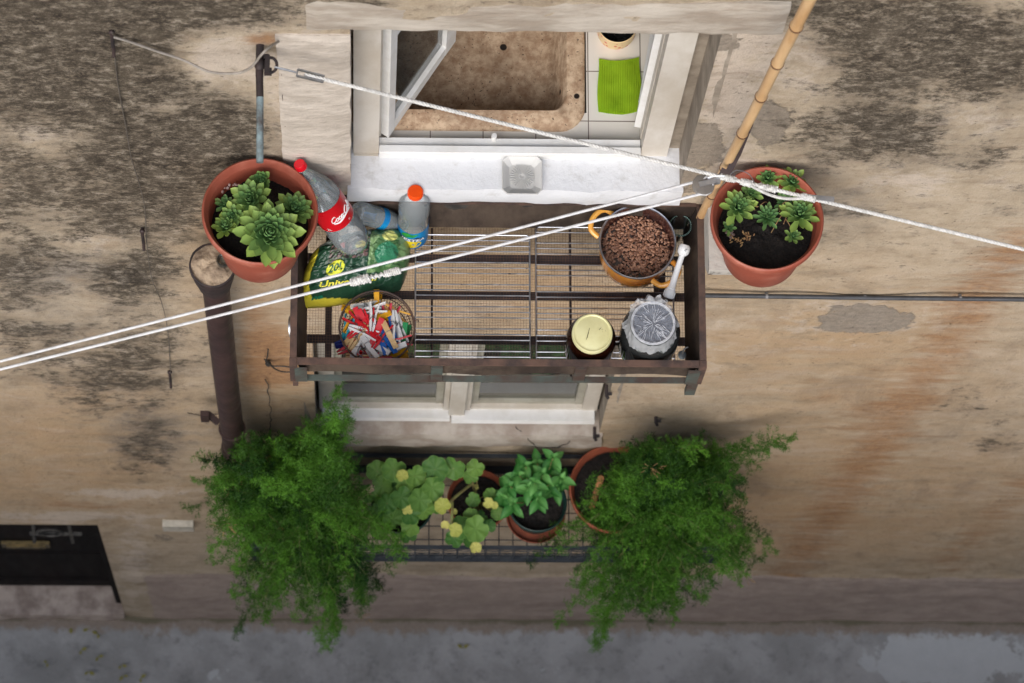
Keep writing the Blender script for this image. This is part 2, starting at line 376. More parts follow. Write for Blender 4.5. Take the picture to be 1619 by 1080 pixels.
def wall_mat():
    t = NT('weathered_plaster')
    v1 = t.mapping((1, 1, .8)); v2 = t.mapping((1, 1, .4)); vh = t.mapping((.62, 1, 1.25)); vi = t.mapping((.8, 1, 1))
    nbig = t.noise(2.2, 6, .6, v1); nmid = t.noise(9, 9, .68, v1); nfin = t.noise(42, 9, .72, vi); nhor = t.noise(14, 7, .65, t.mapping((.35, 1, 1.2)))
    stra = t.noise(5, 10, .72, vh, .6); gr1 = t.noise(26, 10, .78, vi); gr2 = t.noise(100, 8, .8, vi)
    col = t.mix(t.ramp(nmid, .3, .7), s(186, 166, 138, K), s(208, 190, 164, K))
    och = t.math('MULTIPLY', t.attr('ochre'), t.ramp(t.math('ADD', t.math('MULTIPLY', nbig, .5), t.math('MULTIPLY', nhor, .5)), .26, .58), clamp=True)
    col = t.mix(och, col, t.mix(t.ramp(stra, .35, .65), s(186, 144, 96, K), s(208, 174, 128, K)))
    st = t.ramp(t.math('ADD', t.attr('steel'), t.math('MULTIPLY', t.math('SUBTRACT', nmid, .5), 1.4)), .15, .8)
    col = t.mix(t.math('MULTIPLY', st, .8), col, s(126, 120, 114, K))
    pl = t.ramp(t.math('ADD', t.attr('pale'), t.math('MULTIPLY', t.math('SUBTRACT', nmid, .5), 2.0)), .25, .7)
    col = t.mix(t.math('MULTIPLY', pl, .9), col, t.mix(nfin, s(228, 212, 194, K), s(204, 186, 166, K)))
    # strata left by the trowel, water streaks and blotches everywhere
    col = t.mix(t.ramp(stra, .50, .66, 0, .34), col, s(116, 96, 76, K))
    col = t.mix(t.ramp(stra, .50, .34, 0, .34), col, s(224, 206, 182, K))
    bl = t.ramp(t.noise(3.4, 10, .72, v2, .6), .50, .70)
    col = t.mix(t.math('MULTIPLY', bl, .38), col, s(128, 110, 92, K))
    sp = t.ramp(t.noise(17, 10, .75, vi), .53, .70)
    col = t.mix(t.math('MULTIPLY', sp, .40), col, s(116, 98, 80, K))
    ru = t.ramp(t.math('ADD', t.attr('rust'), t.math('ADD', t.math('MULTIPLY', t.math('SUBTRACT', nhor, .5), 1.2), t.math('MULTIPLY', t.math('SUBTRACT', stra, .5), 1.0))), .08, .75)
    col = t.mix(t.math('MULTIPLY', ru, .82), col, t.mix(t.ramp(nfin, .35, .65), s(184, 132, 78, K), s(150, 104, 64, K)))
    ce = t.ramp(t.math('ADD', t.attr('cement'), t.math('ADD', t.math('MULTIPLY', t.math('SUBTRACT', nmid, .5), 1.7), t.math('MULTIPLY', t.math('SUBTRACT', nbig, .5), 1.0))), .42, .54)
    col = t.mix(t.math('MULTIPLY', ce, .9), col, t.mix(t.ramp(nfin, .3, .7), s(168, 154, 136, K), s(136, 124, 110, K)))
    # lichen: clustered dark specks whose cover follows the mask
    lm = t.math('ADD', t.attr('lichen'), t.math('MULTIPLY', t.attr('upper'), .10))
    cl = t.math('ADD', t.math('ADD', t.math('MULTIPLY', nmid, .55), t.math('MULTIPLY', gr1, .45)), t.math('MULTIPLY', t.math('SUBTRACT', t.noise(4.5, 5, .6, v1), .5), .55))
    soft = t.ramp(t.math('ADD', lm, t.math('MULTIPLY', t.math('SUBTRACT', t.noise(6, 9, .7, v1), .5), 1.5)), .25, .85)
    col = t.mix(t.math('MULTIPLY', soft, .60), col, t.mix(nfin, s(108, 98, 84, K), s(84, 75, 64, K)))
    th = t.math('ADD', cl, t.math('MULTIPLY', t.math('SUBTRACT', lm, .5), .52))
    li = t.ramp(th, .42, .62)
    sp2 = t.ramp(t.math('ADD', t.math('MULTIPLY', gr2, .5), t.math('MULTIPLY', gr1, .5)), .40, .55, .12, 1.0)
    li2 = t.math('MULTIPLY', li, sp2)
    col = t.mix(t.math('MULTIPLY', li2, .97), col, t.mix(t.ramp(nmid, .35, .65), s(48, 41, 34, K), s(88, 78, 64, K)))
    col = t.mix(t.math('MULTIPLY', t.math('MULTIPLY', t.ramp(gr1, .47, .34), t.ramp(lm, .2, .7)), .75), col, s(178, 166, 148, K))
    # scattered specks and fine pits everywhere
    col = t.mix(t.math('MULTIPLY', t.ramp(gr1, .57, .68), .5), col, s(88, 76, 64, K))
    pit = t.ramp(t.noise(60, 5, .6, vi), .64, .72)
    col = t.mix(t.math('MULTIPLY', pit, .6), col, s(64, 54, 45, K))
    pn = t.ramp(t.math('ADD', t.attr('plinth'), t.math('MULTIPLY', t.math('SUBTRACT', nmid, .5), .5)), .45, .55)
    col = t.mix(pn, col, t.mix(t.ramp(t.math('ADD', t.math('MULTIPLY', stra, .5), t.math('MULTIPLY', nmid, .5)), .36, .64), s(202, 182, 168, K), s(172, 152, 140, K)))
    h = t.math('ADD', t.math('MULTIPLY', nfin, .6), t.math('MULTIPLY', t.noise(120, 6, .7), .4))
    h = t.math('SUBTRACT', t.math('ADD', h, t.math('MULTIPLY', nmid, .8)), t.math('ADD', t.math('MULTIPLY', pit, .4), t.math('MULTIPLY', ce, .5)))
    hs = t.n('ShaderNodeHueSaturation'); hs.inputs['Value'].default_value = 1.08; hs.inputs['Saturation'].default_value = .90; t.link(col, hs.inputs['Color']); col = hs.outputs[0]
    t.bsdf(col, .93, 0, t.bump(h, 0.8, 0.014), .2)
    return t.m
WALLM = wall_mat()
house = bpy.data.objects.new('house_wall', wall_mesh()); COL.objects.link(house); house.data.materials.append(WALLM)
tag(house, 'old stained plaster house wall with lichen and rust streaks around the windows', 'house wall')

STONE = mat('pale_limestone', s(224, 212, 198, K), s(196, 184, 170, K), 16, 0.9, bump=0.9, bscale=55, stretch=(.6, 1, 1), bdist=0.008)
STONEL = mat('lintel_limestone', s(212, 202, 188, K), s(170, 156, 140, K), 10, 0.9, bump=0.8, bscale=50, stretch=(.35, 1, 1), bdist=0.008)
STONED = mat('worn_sill_stone', s(206, 196, 184, K), s(168, 152, 138, K), 7, 0.85, bump=0.5, bscale=60)
REVEAL = mat('reveal_plaster', s(176, 164, 148, K), s(140, 128, 114, K), 9, 0.85, bump=0.4, bscale=50)
DARKGAP = mat('dirty_joint', s(70, 64, 58), s(40, 37, 34), 30, 0.95, bump=0.5)
def rough_block(name, x0, x1, z0, z1, y0, y1, m, parent, label=None, amp=0.006, seed=0):
    mb = MB(); nx = max(2, int((x1-x0)/.03)); nz = max(2, int((z1-z0)/.03))
    def fr(u, v):
        x = x0+(x1-x0)*u; z = z0+(z1-z0)*v
        e = min(u*(x1-x0), (1-u)*(x1-x0), v*(z1-z0), (1-v)*(z1-z0))
        ed = max(0, 1-e/.012)
        return (x + amp*.8*n3(x+seed, 1, z, 9)*ed, y0 + amp*n3(x, 2+seed, z, 11) + .006*ed, z + amp*.8*n3(x, 5+seed, z, 9)*ed)
    g = mb.grid(fr, nx, nz)
    loop = [g[i][0] for i in range(nx+1)] + [g[nx][j] for j in range(1, nz+1)] + [g[i][nz] for i in range(nx-1, -1, -1)] + [g[0][j] for j in range(nz-1, 0, -1)]
    bk = [mb.v((v.co.x, y1, v.co.z)) for v in loop]; n = len(loop)
    for k in range(n): mb.f([loop[k], bk[k], bk[(k+1) % n], loop[(k+1) % n]])
    mb.f(bk)
    o = mb.build(name, m, parent, ang=60)
    if label: o['label'] = label
    return o
rough_block('lintel', -0.655, 0.575, 7.842, 8.06, -0.010, 0.12, STONEL, house, 'grey dressed stone lintel over the open window', .005, 1)
rough_block('jamb_stone', -0.735, -0.542, 6.74, 7.80, -0.012, 0.11, STONE, house, 'pinkish pale stone block beside the open window', .004, 2)
rough_block('jamb_stone', -0.72, -0.542, 6.47, 6.735, -0.010, 0.11, STONE, house, None, .008, 3)
rough_block('sill', -0.552, 0.43, 6.415, ZS, -0.022, 0.128, mat('sill_whitewash', (0.68, 0.69, 0.71, 1), (0.46, 0.45, 0.43, 1), 18, 0.6, bump=0.6, bscale=60, contrast=(.52, .82)), house, 'whitewashed sill of the open window', .006, 4)
rough_block('sill_base', -0.60, 0.47, 6.30, 6.413, -0.012, 0.05, DARKGAP, house, 'grimy stone edge below the white sill', .006, 5)
rough_block('sill', -0.70, 0.39, 3.38, 3.565, -0.018, 0.09, STONED, house, 'cracked bare stone sill of the lower window', .008, 6)
# reveals of the openings
for (x0, x1, z0, z1), d, m in ((UW, .12, REVEAL), (LW, .12, REVEAL)):
    mb = MB()
    mb.box((x0-.02, .002+d/2, (z0+z1)/2), (.04, d, z1-z0)); mb.box((x1+.02, .002+d/2, (z0+z1)/2), (.04, d, z1-z0)); mb.box(((x0+x1)/2, .004+d/2, z1+.02), (x1-x0, d, .04))
    mb.build('reveal', m, house, smooth=False)
mb = MB(); mb.box((.405, .135, 7.15), (.05, .03, 1.33)); mb.box((.353, .135, 4.17), (.06, .03, 1.2)); mb.box((-.655, .135, 4.17), (.05, .03, 1.2)); mb.build('reveal', REVEAL, house, smooth=False)

# ---- upper window: cream casing, two inward-open sashes
win = thing('open_window', None, None, (0, 0, 0)); win.parent = house; win['label'] = 'open upper window, both white sashes swung into the room'
def frame_ring(mb, x0, x1, z0, z1, y0, y1, wd, wb=None, top=True):
    wb = wb or wd; yc = (y0+y1)/2; dy = y1-y0
    mb.box((x0+wd/2, yc, (z0+z1)/2), (wd, dy, z1-z0)); mb.box((x1-wd/2, yc, (z0+z1)/2), (wd, dy, z1-z0))
    mb.box(((x0+x1)/2, yc+.001, z0+wb/2), (x1-x0-2*wd, dy-.002, wb))
    if top: mb.box(((x0+x1)/2, yc+.001, z1-wd/2), (x1-x0-2*wd, dy-.002, wd))
mb = MB()
mb.box((-.498, .118, 7.17), (.074, .05, 1.34)); mb.box((.345, .118, 7.17), (.078, .05, 1.34)); mb.box((-.075, .119, 7.815), (.764, .046, .06))
mb.bevel(.004)
mb.build('casing', WHITE_OLD, win)
mb = MB(); mb.box((-.498, .10, 6.52), (.07, .03, .05))
mb.box((.318, .15, 7.17), (.028, .03, 1.30)); mb.box((-.468, .15, 7.17), (.026, .03, 1.30)); mb.bevel(.003)
mb.build('stop_bead', WHITE_OLD, win)
mb = MB(); mb.box((-.078, .106, 6.555), (.764, .05, .04)); mb.box((-.078, .094, 6.58), (.764, .02, .012)); mb.bevel(.006); mb.build('bottom_rail', WHITE, win); mb = MB(); mb.tube([(-.125, .128, 6.55), (-.125, .132, 6.60)], .008, 10); mb.build('latch_pin', WHITE, win)
def sash(hx, hy, ang, wdt, name, lab):
    r = thing(name, None, None, (hx, hy, 6.585), (0, 0, ang)); r.parent = win; r['label'] = lab
    mb = MB(); T = .034; H = 1.2
    mb.box((T/2, 0, H/2), (.032, T, H)); mb.box((wdt-.027, 0, H/2), (.054, T, H))
    mb.box((wdt/2-.008, 0, .032), (wdt-.09, T-.002, .064)); mb.box((wdt/2-.008, 0, H-.03), (wdt-.09, T-.002, .06)); mb.box((wdt/2-.008, 0, .80), (wdt-.09, .03, .035))
    mb.bevel(.005)
    # moulded inner lip
    mb.box((wdt/2, .012, .07), (wdt-.11, .012, .012))
    mb.build('sash_frame', WHITE, r)
    mb = MB(); mb.box((wdt/2, 0, .43), (wdt-.10, .004, .73)); mb.box((wdt/2, 0, .98), (wdt-.10, .004, .33)); mb.build('pane', WINGLASS, r, smooth=False)
    return r
sash(-.448, .135, math.radians(57), .36, 'sash', 'left sash standing open over the stone sink')
sash(.302, .165, math.radians(80), .36, 'sash', 'right sash swung back almost edge-on')

# ---- room behind: counter, sink, walls
ROOM = mat('room_plaster', (.82, .80, .76, 1), (.74, .72, .68, 1), 4, .9)
mb = MB()
for c, sz in (((-.06, 3.0, 6.9), (4, .05, 3)), ((-2.0, 1.55, 6.9), (.05, 2.8, 3)), ((1.9, 1.55, 6.9), (.05, 2.8, 3)), ((-.06, 1.55, 8.4), (4, 2.85, .05)), ((-.06, 1.9, 5.4), (4, 2.2, .05))): mb.box(c, sz)
ri = mb.build('room', ROOM, None, smooth=False); tag(ri, 'plain plaster kitchen walls behind the open upper window', 'room', kind='structure')

def tile_mat():
    t = NT('white_tiles')
    br = t.n('ShaderNodeTexBrick'); br.offset = 0; br.squash = 1
    t.link(t.mapping((1, 1, 1)), br.inputs['Vector'])
    br.inputs['Scale'].default_value = 1.0; br.inputs['Brick Width'].default_value = .155; br.inputs['Row Height'].default_value = .155; br.inputs['Mortar Size'].default_value = .0016
    br.inputs['Color1'].default_value = s(232, 226, 216, .9); br.inputs['Color2'].default_value = s(224, 220, 212, .9); br.inputs['Mortar'].default_value = s(120, 110, 102)
    n = t.ramp(t.noise(12, 6), .5, .8)
    t.bsdf(t.mix(t.math('MULTIPLY', n, .2), br.outputs[0], s(180, 165, 140)), .22, 0, t.bump(br.outputs['Fac'], -.4, .003), .5)
    return t.m
def sink_mat():
    t = NT('stone_sink')
    a = t.noise(30, 8, .7); b = t.noise(7, 6, .6); c = t.noise(110, 5, .7)
    col = t.mix(t.ramp(a, .35, .65), s(218, 192, 162, .9), s(170, 138, 110, .9))
    col = t.mix(t.math('MULTIPLY', t.ramp(b, .45, .7), .35), col, s(128, 102, 80, K))
    col = t.mix(t.ramp(c, .60, .68), col, s(56, 42, 34))
    vo = t.n('ShaderNodeTexVoronoi'); vo.inputs['Scale'].default_value = 11; t.link(t.co.outputs['Object'], vo.inputs[0])
    col = t.mix(t.ramp(vo.outputs['Distance'], .10, .13, 1, 0), col, s(34, 26, 22))
    t.bsdf(col, .8, 0, t.bump(a, .5, .006), .3)
    return t.m
TILES, SINKM = tile_mat(), sink_mat()
# counter top as tiles around the sink cut-out, laid 2 mm under the sink rim
ct = MB()
ct.box((-.05, .175, ZS-.02), (1.10, .10, .04)); ct.box((.334, .70, ZS-.02), (.37, .95, .04)); ct.box((-.62, .70, ZS-.02), (.10, .95, .04))
ct.box((-.235, 1.05, ZS-.02), (.665, .25, .04))
ct.box((-.05, .675, ZS-.62), (1.08, 1.0, .74))
bm = ct.bm
o = ct.build('tiled_counter', TILES, None, smooth=False, loc=(.1545, .20, 0))
o.data.transform(Matrix.Translation((-.1545, -.20, 0)))
tag(o, 'white tiled kitchen counter inside the upper window around the stone sink', 'counter')
def rr(x0, x1, y0, y1, r, n=6):
    pts = []
    for cx, cy, a0 in ((x1-r, y1-r, 0), (x0+r, y1-r, 90), (x0+r, y0+r, 180), (x1-r, y0+r, 270)):
        for k in range(n+1):
            a = math.radians(a0+90*k/n); pts.append((cx+r*math.cos(a), cy+r*math.sin(a)))
    return pts
sk = MB()
levels = [(rr(-.56, .145, .166, .98, .075), ZS-.05), (rr(-.56, .145, .166, .98, .075), ZS+.006), (rr(-.552, .138, .172, .972, .07), ZS+.012),
          (rr(-.47, .092, .226, .90, .05), ZS+.012), (rr(-.464, .086, .232, .894, .05), ZS+.002), (rr(-.44, .062, .256, .87, .05), ZS-.15), (rr(-.41, .032, .286, .84, .05), ZS-.172)]
rings = []
for pts, z in levels: rings.append([sk.v((x+.003*n3(x, y, z, 9), y+.003*n3(y, x, z, 9), z+.001*n3(x, y, 1, 20))) for x, y in pts])
for a, b in zip(rings[:-1], rings[1:]):
    for k in range(len(a)): sk.f([a[k], a[(k+1) % len(a)], b[(k+1) % len(a)], b[k]])
sk.f(rings[-1])
tag(sk.build('stone_sink', SINKM, None, ang=50), 'old pitted brown stone sink behind the open window', 'sink')
# green cloth on the counter
t = NT('green_cloth'); wv = t.n('ShaderNodeTexWave'); wv.inputs['Scale'].default_value = 60; t.link(t.co.outputs['Object'], wv.inputs[0])
t.bsdf(t.mix(t.math('MULTIPLY', t.ramp(t.noise(14, 5), .4, .75), .5), s(178, 216, 48), s(126, 176, 30)), .9, 0, t.bump(wv.outputs[0], .5, .002), .2)
mb = MB()
def cl(u, v):
    x = .184+.125*u + .006*math.sin(v*5)*(u-.5); y = .226+.168*v - .010*math.sin(u*PI) + .006*u
    return (x, y, ZS+.006+.003*math.sin(u*7+v*4)+.004*abs(n3(x, y, 0, 14)))
mb.grid(cl, 24, 30); bmesh.ops.solidify(mb.bm, geom=mb.bm.faces[:], thickness=-.003)
tag(mb.build('dish_cloth', t.m, None), 'bright green ribbed dish cloth spread on white tiles by the sink', 'cloth')
# patterned tin at the lintel edge
r = thing('patterned_tin', 'red and cream patterned round tin with black inside on the tiles', 'tin', (.238, .475, ZS+.002))
tm = NT('tin_pattern'); vo = tm.n('ShaderNodeTexVoronoi'); vo.inputs['Scale'].default_value = 60; tm.link(tm.co.outputs['Object'], vo.inputs[0])
tm.bsdf(tm.mix(tm.ramp(vo.outputs['Distance'], .25, .35), s(200, 60, 40), s(226, 196, 150)), .4)
mb = MB(); mb.lathe([(0, .001), (.052, 0), (.057, .02), (.057, .07), (.059, .075), (.057, .078)], 40); mb.build('body', tm.m, r)
mb = MB(); mb.lathe([(.056, .078), (.052, .074), (.050, .03), (0, .028)], 40); mb.build('lining', mat('black_enamel', (.012, .012, .013, 1), (.03, .03, .03, 1), 20, .25), r)

# ---- lower window: closed, two panes
lwin = thing('closed_window', None, None); lwin.parent = house; lwin['label'] = 'closed lower window with two panes in cream frames'
mb = MB(); frame_ring(mb, LW[0]+.012, LW[1]-.012, 3.575, 4.785, .075, .125, .055, .05); mb.box((-.155, .096, 4.19), (.10, .046, 1.12))
mb.bevel(.004)
mb.build('casing', WHITE_OLD, lwin)
mb = MB(); mb.box((-.155, .066, 4.17), (.058, .03, 1.14)); mb.box((-.115, .078, 4.18), (.02, .02, 1.12)); mb.box((-.195, .078, 4.18), (.02, .02, 1.12)); mb.bevel(.006)
mb.build('mullion', WHITE_OLD, lwin)
mb = MB()
for x0, x1 in ((-.605, -.205), (-.105, .309)):
    frame_ring(mb, x0, x1, 3.625, 4.73, .092, .122, .028, .034)
mb.bevel(.003); mb.build('sash_frame', mat('grey_sash_paint', s(186, 182, 166, K), s(160, 154, 138, K), 8, .5), lwin)
mb = MB(); mb.box((-.415, .060, 3.590), (.472, .046, .030), (math.radians(-10), 0, 0)); mb.box((.091, .056, 3.590), (.530, .052, .032), (math.radians(-10), 0, 0)); mb.bevel(.005)
mb.build('weatherboard', WHITE, lwin)
mb = MB(); mb.box((-.405, .107, 4.18), (.345, .004, 1.04)); mb.box((.102, .107, 4.18), (.36, .004, 1.04)); mb.build('pane', clear('old_window_glass', (.78, .80, .74, 1), .02, .10, (.40, .40, .33, 1), 1.5), lwin, smooth=False)
# net curtains and room behind the lower window
CURT = mat('net_curtain', s(214, 206, 176, .9), s(140, 134, 106, .9), 5, .9)
mb = MB()
for x0, x1 in ((-.62, -.17), (-.15, .34)):
    mb.grid(lambda u, v: (x0+(x1-x0)*u, .20+.018*math.sin(u*28+2*v)+.01*n3(u*3, v*2, 1, 2), 3.62+.05*math.sin(u*7+1)**2+1.2*v), 60, 10)
tag(mb.build('net_curtain', CURT, None), 'dull beige curtain hanging behind the panes of the lower window', 'curtain')
mb = MB()
for c, sz in (((-.15, 1.2, 4.2), (2, .05, 2)), ((-1.1, .68, 4.2), (.05, 1.0, 2)), ((.8, .68, 4.2), (.05, 1.0, 2)), ((-.15, .68, 5.2), (2, 1.0, .05)), ((-.15, .68, 3.2), (2, 1.0, .05))): mb.box(c, sz)
tag(mb.build('room', ROOM, None, smooth=False), 'dim room behind the lower window', 'room', kind='structure')

# ---- street door in the lower left corner
dr = thing('door', None, None); dr.parent = house; dr['label'] = 'dark brown street door set back in its opening'
DOORM = mat('dark_door_paint', s(26, 20, 19), s(18, 15, 15), 12, .8, spec=.2, stretch=(1, 1, .2))
mb = MB(); mb.box((-2.09, .155, 1.06), (1.0, .05, 1.80))
mb.box((-1.95, .128, .55), (.60, .012, .50)); mb.box((-1.95, .128, 1.45), (.60, .012, .60)); mb.box((-2.09, .12, .24), (.98, .03, .10)); mb.bevel(.006)
mb.build('door_leaf', DOORM, dr)
mb = MB(); mb.box((-1.60, .10, 1.02), (.045, .12, 1.84)); mb.box((-2.09, .10, 1.925), (1.0, .12, .03)); mb.build('door_frame', DOORM, dr)
BRASS = mat('dull_brass', s(150, 132, 92), s(100, 88, 64), 30, .45, metal=.7)
mb = MB(); a = PY(3, 858, .125); b = PY(79, 858, .125)
mb.box(((a.x+b.x)/2, .118, a.z), (b.x-a.x, .014, .075)); mb.box(((a.x+b.x)/2, .108, a.z), (b.x-a.x-.04, .012, .035)); mb.bevel(.004)
mb.build('letter_slot', BRASS, dr)
mb = MB(); c = PY(80, 838, .06)
mb.tube([(c.x+.052*math.cos(k*PI/12), .04, c.z+.04+.06*math.sin(k*PI/12)) for k in range(24)], .006, 6, closed=True)
for dx in (-.065, .075): mb.bar((c.x+dx, .10, c.z+.14), (c.x+dx*1.15, .03, c.z-.10), .014, .014)
mb.bar((c.x-.09, .05, c.z-.03), (c.x+.13, .05, c.z-.03), .014, .014)
mb.build('knocker', mat('grey_iron', s(92, 90, 86), s(64, 62, 60), 30, .6, metal=.4), dr)
mb = MB(); mb.box((-2.09, 1.2, 1.0), (1.2, .05, 2.0)); mb.build('backing', DOORM, dr, smooth=False)
mb = MB()
mb.box((-1.565, .11, .98), (.045, .20, 1.96)); mb.box((-2.09, .11, 1.96), (1.04, .20, .04)); mb.build('reveal', REVEAL, house, smooth=False)
rough_block('doorstep', -2.62, -1.588, -.05, .115, -.022, .17, mat('doorstep_stone', s(204, 188, 176, K), s(150, 134, 124, K), 9, .9, bump=.6, bscale=40), house, 'worn stone step under the dark door', .008, 9)

# ---- ground
def ground_mat():
    t = NT('worn_concrete')
    a = t.noise(3.2, 9, .68); b = t.noise(16, 8, .7); c = t.noise(70, 6, .7)
    col = t.mix(t.ramp(a, .38, .62), s(152, 152, 151, K), s(176, 176, 176, K))
    col = t.mix(t.math('MULTIPLY', t.ramp(b, .5, .72), .55), col, s(108, 108, 108, K))
    pale = t.ramp(t.math('ADD', t.attr('pale'), t.math('ADD', t.math('MULTIPLY', t.math('SUBTRACT', b, .5), 1.0), t.math('MULTIPLY', t.math('SUBTRACT', a, .5), 1.6))), .40, .50)
    col = t.mix(pale, col, t.mix(b, s(204, 207, 209, K), s(180, 183, 185, K)))
    col = t.mix(t.math('MULTIPLY', t.ramp(c, .64, .72), .5), col, s(190, 188, 184, K))
    sx = t.n('ShaderNodeSeparateXYZ'); t.link(t.co.outputs['Object'], sx.inputs[0])
    foot = t.ramp(t.math('ADD', sx.outputs[1], t.math('MULTIPLY', t.math('SUBTRACT', b, .5), .16)), -.085, -.045)
    col = t.mix(foot, col, t.mix(c, s(170, 156, 142, K), s(120, 108, 98, K)))
    moss = t.ramp(t.math('ADD', sx.outputs[1], t.math('MULTIPLY', t.math('SUBTRACT', a, .5), .12)), -.034, -.016)
    col = t.mix(t.math('MULTIPLY', moss, .6), col, s(84, 84, 52, K))
    t.bsdf(col, .85, 0, t.bump(t.math('ADD', b, c), .5, .006), .35)
    return t.m
mb = MB()
gx = [-14, -8, -5] + list(np.arange(-3.4, 3.9, .06)) + [5, 8, 14]; gy = [-9, -5, -3] + list(np.arange(-2, .31, .06))
gv = [[mb.v((x, y, -.10*min(1, max(0, 0)) + .010*n3(x, y, 0, 1.6) + (.05*math.exp(-((y+.0)/.10)**2) if y > -.3 else 0) - .02 + .012*x*0)) for y in gy] for x in gx]
for i in range(len(gx)-1):
    for j in range(len(gy)-1): mb.f([gv[i][j], gv[i+1][j], gv[i+1][j+1], gv[i][j+1]])
o = mb.build('ground', ground_mat(), None)
P = np.zeros(len(o.data.vertices)*3, dtype=np.float32); o.data.vertices.foreach_get('co', P); P = P.reshape(-1, 3); px, py = PROJ(P)
at = o.data.attributes.new('pale', 'FLOAT', 'POINT'); at.data.foreach_set('value', blobs(px, py, [(1510, 1040, 130, 55, 1), (1420, 1000, 30, 12, .6), (330, 1060, 60, 30, .5), (1250, 1010, 40, 20, .4), (900, 1060, 120, 20, .35)]).astype(np.float32))
tag(o, kind='structure')

# ---- unseen house wall across the alley, added and sized to dim the lower storeys
OPP_TOP = 5.9
mb = MB(); mb.box((0, -4.75, OPP_TOP/2-.1), (24, .9, OPP_TOP+.2)); mb.box((0, -4.62, OPP_TOP+.06), (24, .7, .12))
o = mb.build('unseen_opposite_wall', mat('opposite_plaster', s(176, 166, 154, K), s(140, 132, 122, K), 3, .9, bump=.3), None, smooth=False); tag(o, 'plain plaster house wall across the narrow alley, out of view, added to dim the lower storeys', 'house wall', kind='structure')
# ------------------------------------------------------------------ upper iron tray
XL, XR = -0.706, 0.494
tray = thing('window_tray', 'rusty iron wire-mesh tray hung under the open window', 'window tray', (0, 0, ZF))
def tz(z): return z-ZF
mb = MB(); H = ZR-ZF
for (a, b) in (((XL, -.50), (XR, -.50)), ((XL, -.006), (XR, -.006)), ((XL, -.5), (XL, -.006)), ((XR, -.5), (XR, -.006))):
    d = V((b[0]-a[0], b[1]-a[1], 0)).normalized()*.012
    mb.bar((a[0]+d.x, a[1]+d.y, H-.004), (b[0]-d.x, b[1]-d.y, H-.004), .020, .010)
for x in (XL, XR):
    for y in (-.5, -.008): mb.box((x, y, H/2-.004), (.022, .022, H))
mb.build('rim_frame', RUST, tray, smooth=False)
mb = MB()
mb.bar((XL+.012, -.502, .006), (XR-.012, -.502, .006), .016, .016)
for px_ in (690, 916): x = PY(px_, 590, -.5).x; mb.box((x, -.507, H/2-.012), (.034, .008, H-.03))
mb.box((XL+.022, -.511, H/2-.02), (.036, .006, H-.05)); mb.box((XR-.022, -.511, H/2-.02), (.036, .006, H-.05))
mb.bevel(.002); mb.build('front_brace', GREENIRON, tray)
mb = MB()
IN = .036
# side sheets: back, left, right lean inward to the floor, front sheet with wavy lower edge
def sheet(a, b, c, d, n=24, wav=0.0):
    a, b, c, d = map(V, (a, b, c, d))
    mb.grid(lambda u, v: (a.lerp(b, u)).lerp(c.lerp(d, u), v) + V((0, 0, (wav*(math.sin(u*23)+.6*math.sin(u*9+1))*v) if wav else 0)) + V((0, .002*n3(u*9, v, 2, 3), 0)), n, 4)
sheet((XL+.01, -.012, H-.012), (XR-.01, -.012, H-.012), (XL+IN, -.03, .002), (XR-IN, -.03, .002))
sheet((XL+.008, -.49, H-.012), (XL+.008, -.012, H-.012), (XL+IN, -.48, .002), (XL+IN, -.03, .002), 12)
sheet((XR-.008, -.49, H-.012), (XR-.008, -.012, H-.012), (XR-IN, -.48, .002), (XR-IN, -.03, .002), 12)
sheet((XL+.01, -.497, H-.010), (XR-.01, -.497, H-.010), (XL+.02, -.499, .055), (XR-.02, -.499, .055), 60, .010)
bmesh.ops.solidify(mb.bm, geom=mb.bm.faces[:], thickness=.0016)
mb.build('side_sheet', mat('rusty_screen', s(118, 102, 88), s(72, 60, 53), 7, .85, bump=.6, bscale=260, stretch=(1, 1, .4), bdist=.002), tray)
for py in (409, 467, 537):
    y = PZ(787, py, ZF).y; mb = MB(); mb.box(((XL+XR)/2, y, -.006), (XR-XL-.07, .026, .005)); mb.build('floor_slat', RUSTD, tray, smooth=False)
for px in (683, 902):
    x = PZ(px, 450, ZF).x; mb = MB(); mb.tube([(x, -.49, -.011), (x, -.03, -.011)], .0035, 6); mb.build('floor_rod', RUSTD, tray)
# woven wire floor: round wires as thin crossed bars
def wires(x0, x1, y0, y1, step, wd, z):
    vs = []; fs = []
    def quad(ax, ay, bx, by, nx, ny, z):
        k = len(vs); h = wd/2
        vs.extend([(ax-nx*h, ay-ny*h, z), (bx-nx*h, by-ny*h, z), (bx, by, z+h), (ax, ay, z+h), (bx+nx*h, by+ny*h, z), (ax+nx*h, ay+ny*h, z)])
        fs.extend([(k, k+1, k+2, k+3), (k+3, k+2, k+4, k+5), (k+5, k+4, k+1, k)])
    x = x0
    while x <= x1: quad(x, y0, x, y1, 1, 0, z); x += step
    y = y0
    while y <= y1: quad(x0, y, x1, y, 0, 1, z+wd*.3); y += step
    me = bpy.data.meshes.new('wire_mesh'); me.from_pydata(vs, [], fs); me.update(); return me
me = wires(XL+IN, XR-IN, -.48, -.03, .0085, .0007, 0); me.materials.append(mat('rusty_mesh_wire', s(132, 96, 70), s(84, 62, 50), 9, .8))
o = bpy.data.objects.new('wire_mesh', me); COL.objects.link(o); o.parent = tray
mb = MB()   # leg stub at the front right, wall brackets
mb.box((XR-.012, -.50, -.07), (.030, .018, .14)); mb.build('leg', GREENIRON, tray, smooth=False)
mb = MB(); mb.box((XL+.004, -.505, -.02), (.016, .016, .06)); mb.build('leg', RUST, tray, smooth=False)
for x in (XL+.10, XR-.10):
    mb = MB(); mb.bar((x, -.46, -.016), (x, .01, -.016), .02, .012); mb.bar((x, -.40, -.022), (x, .01, -.34), .018, .012); mb.build('bracket', RUSTD, tray, smooth=False)
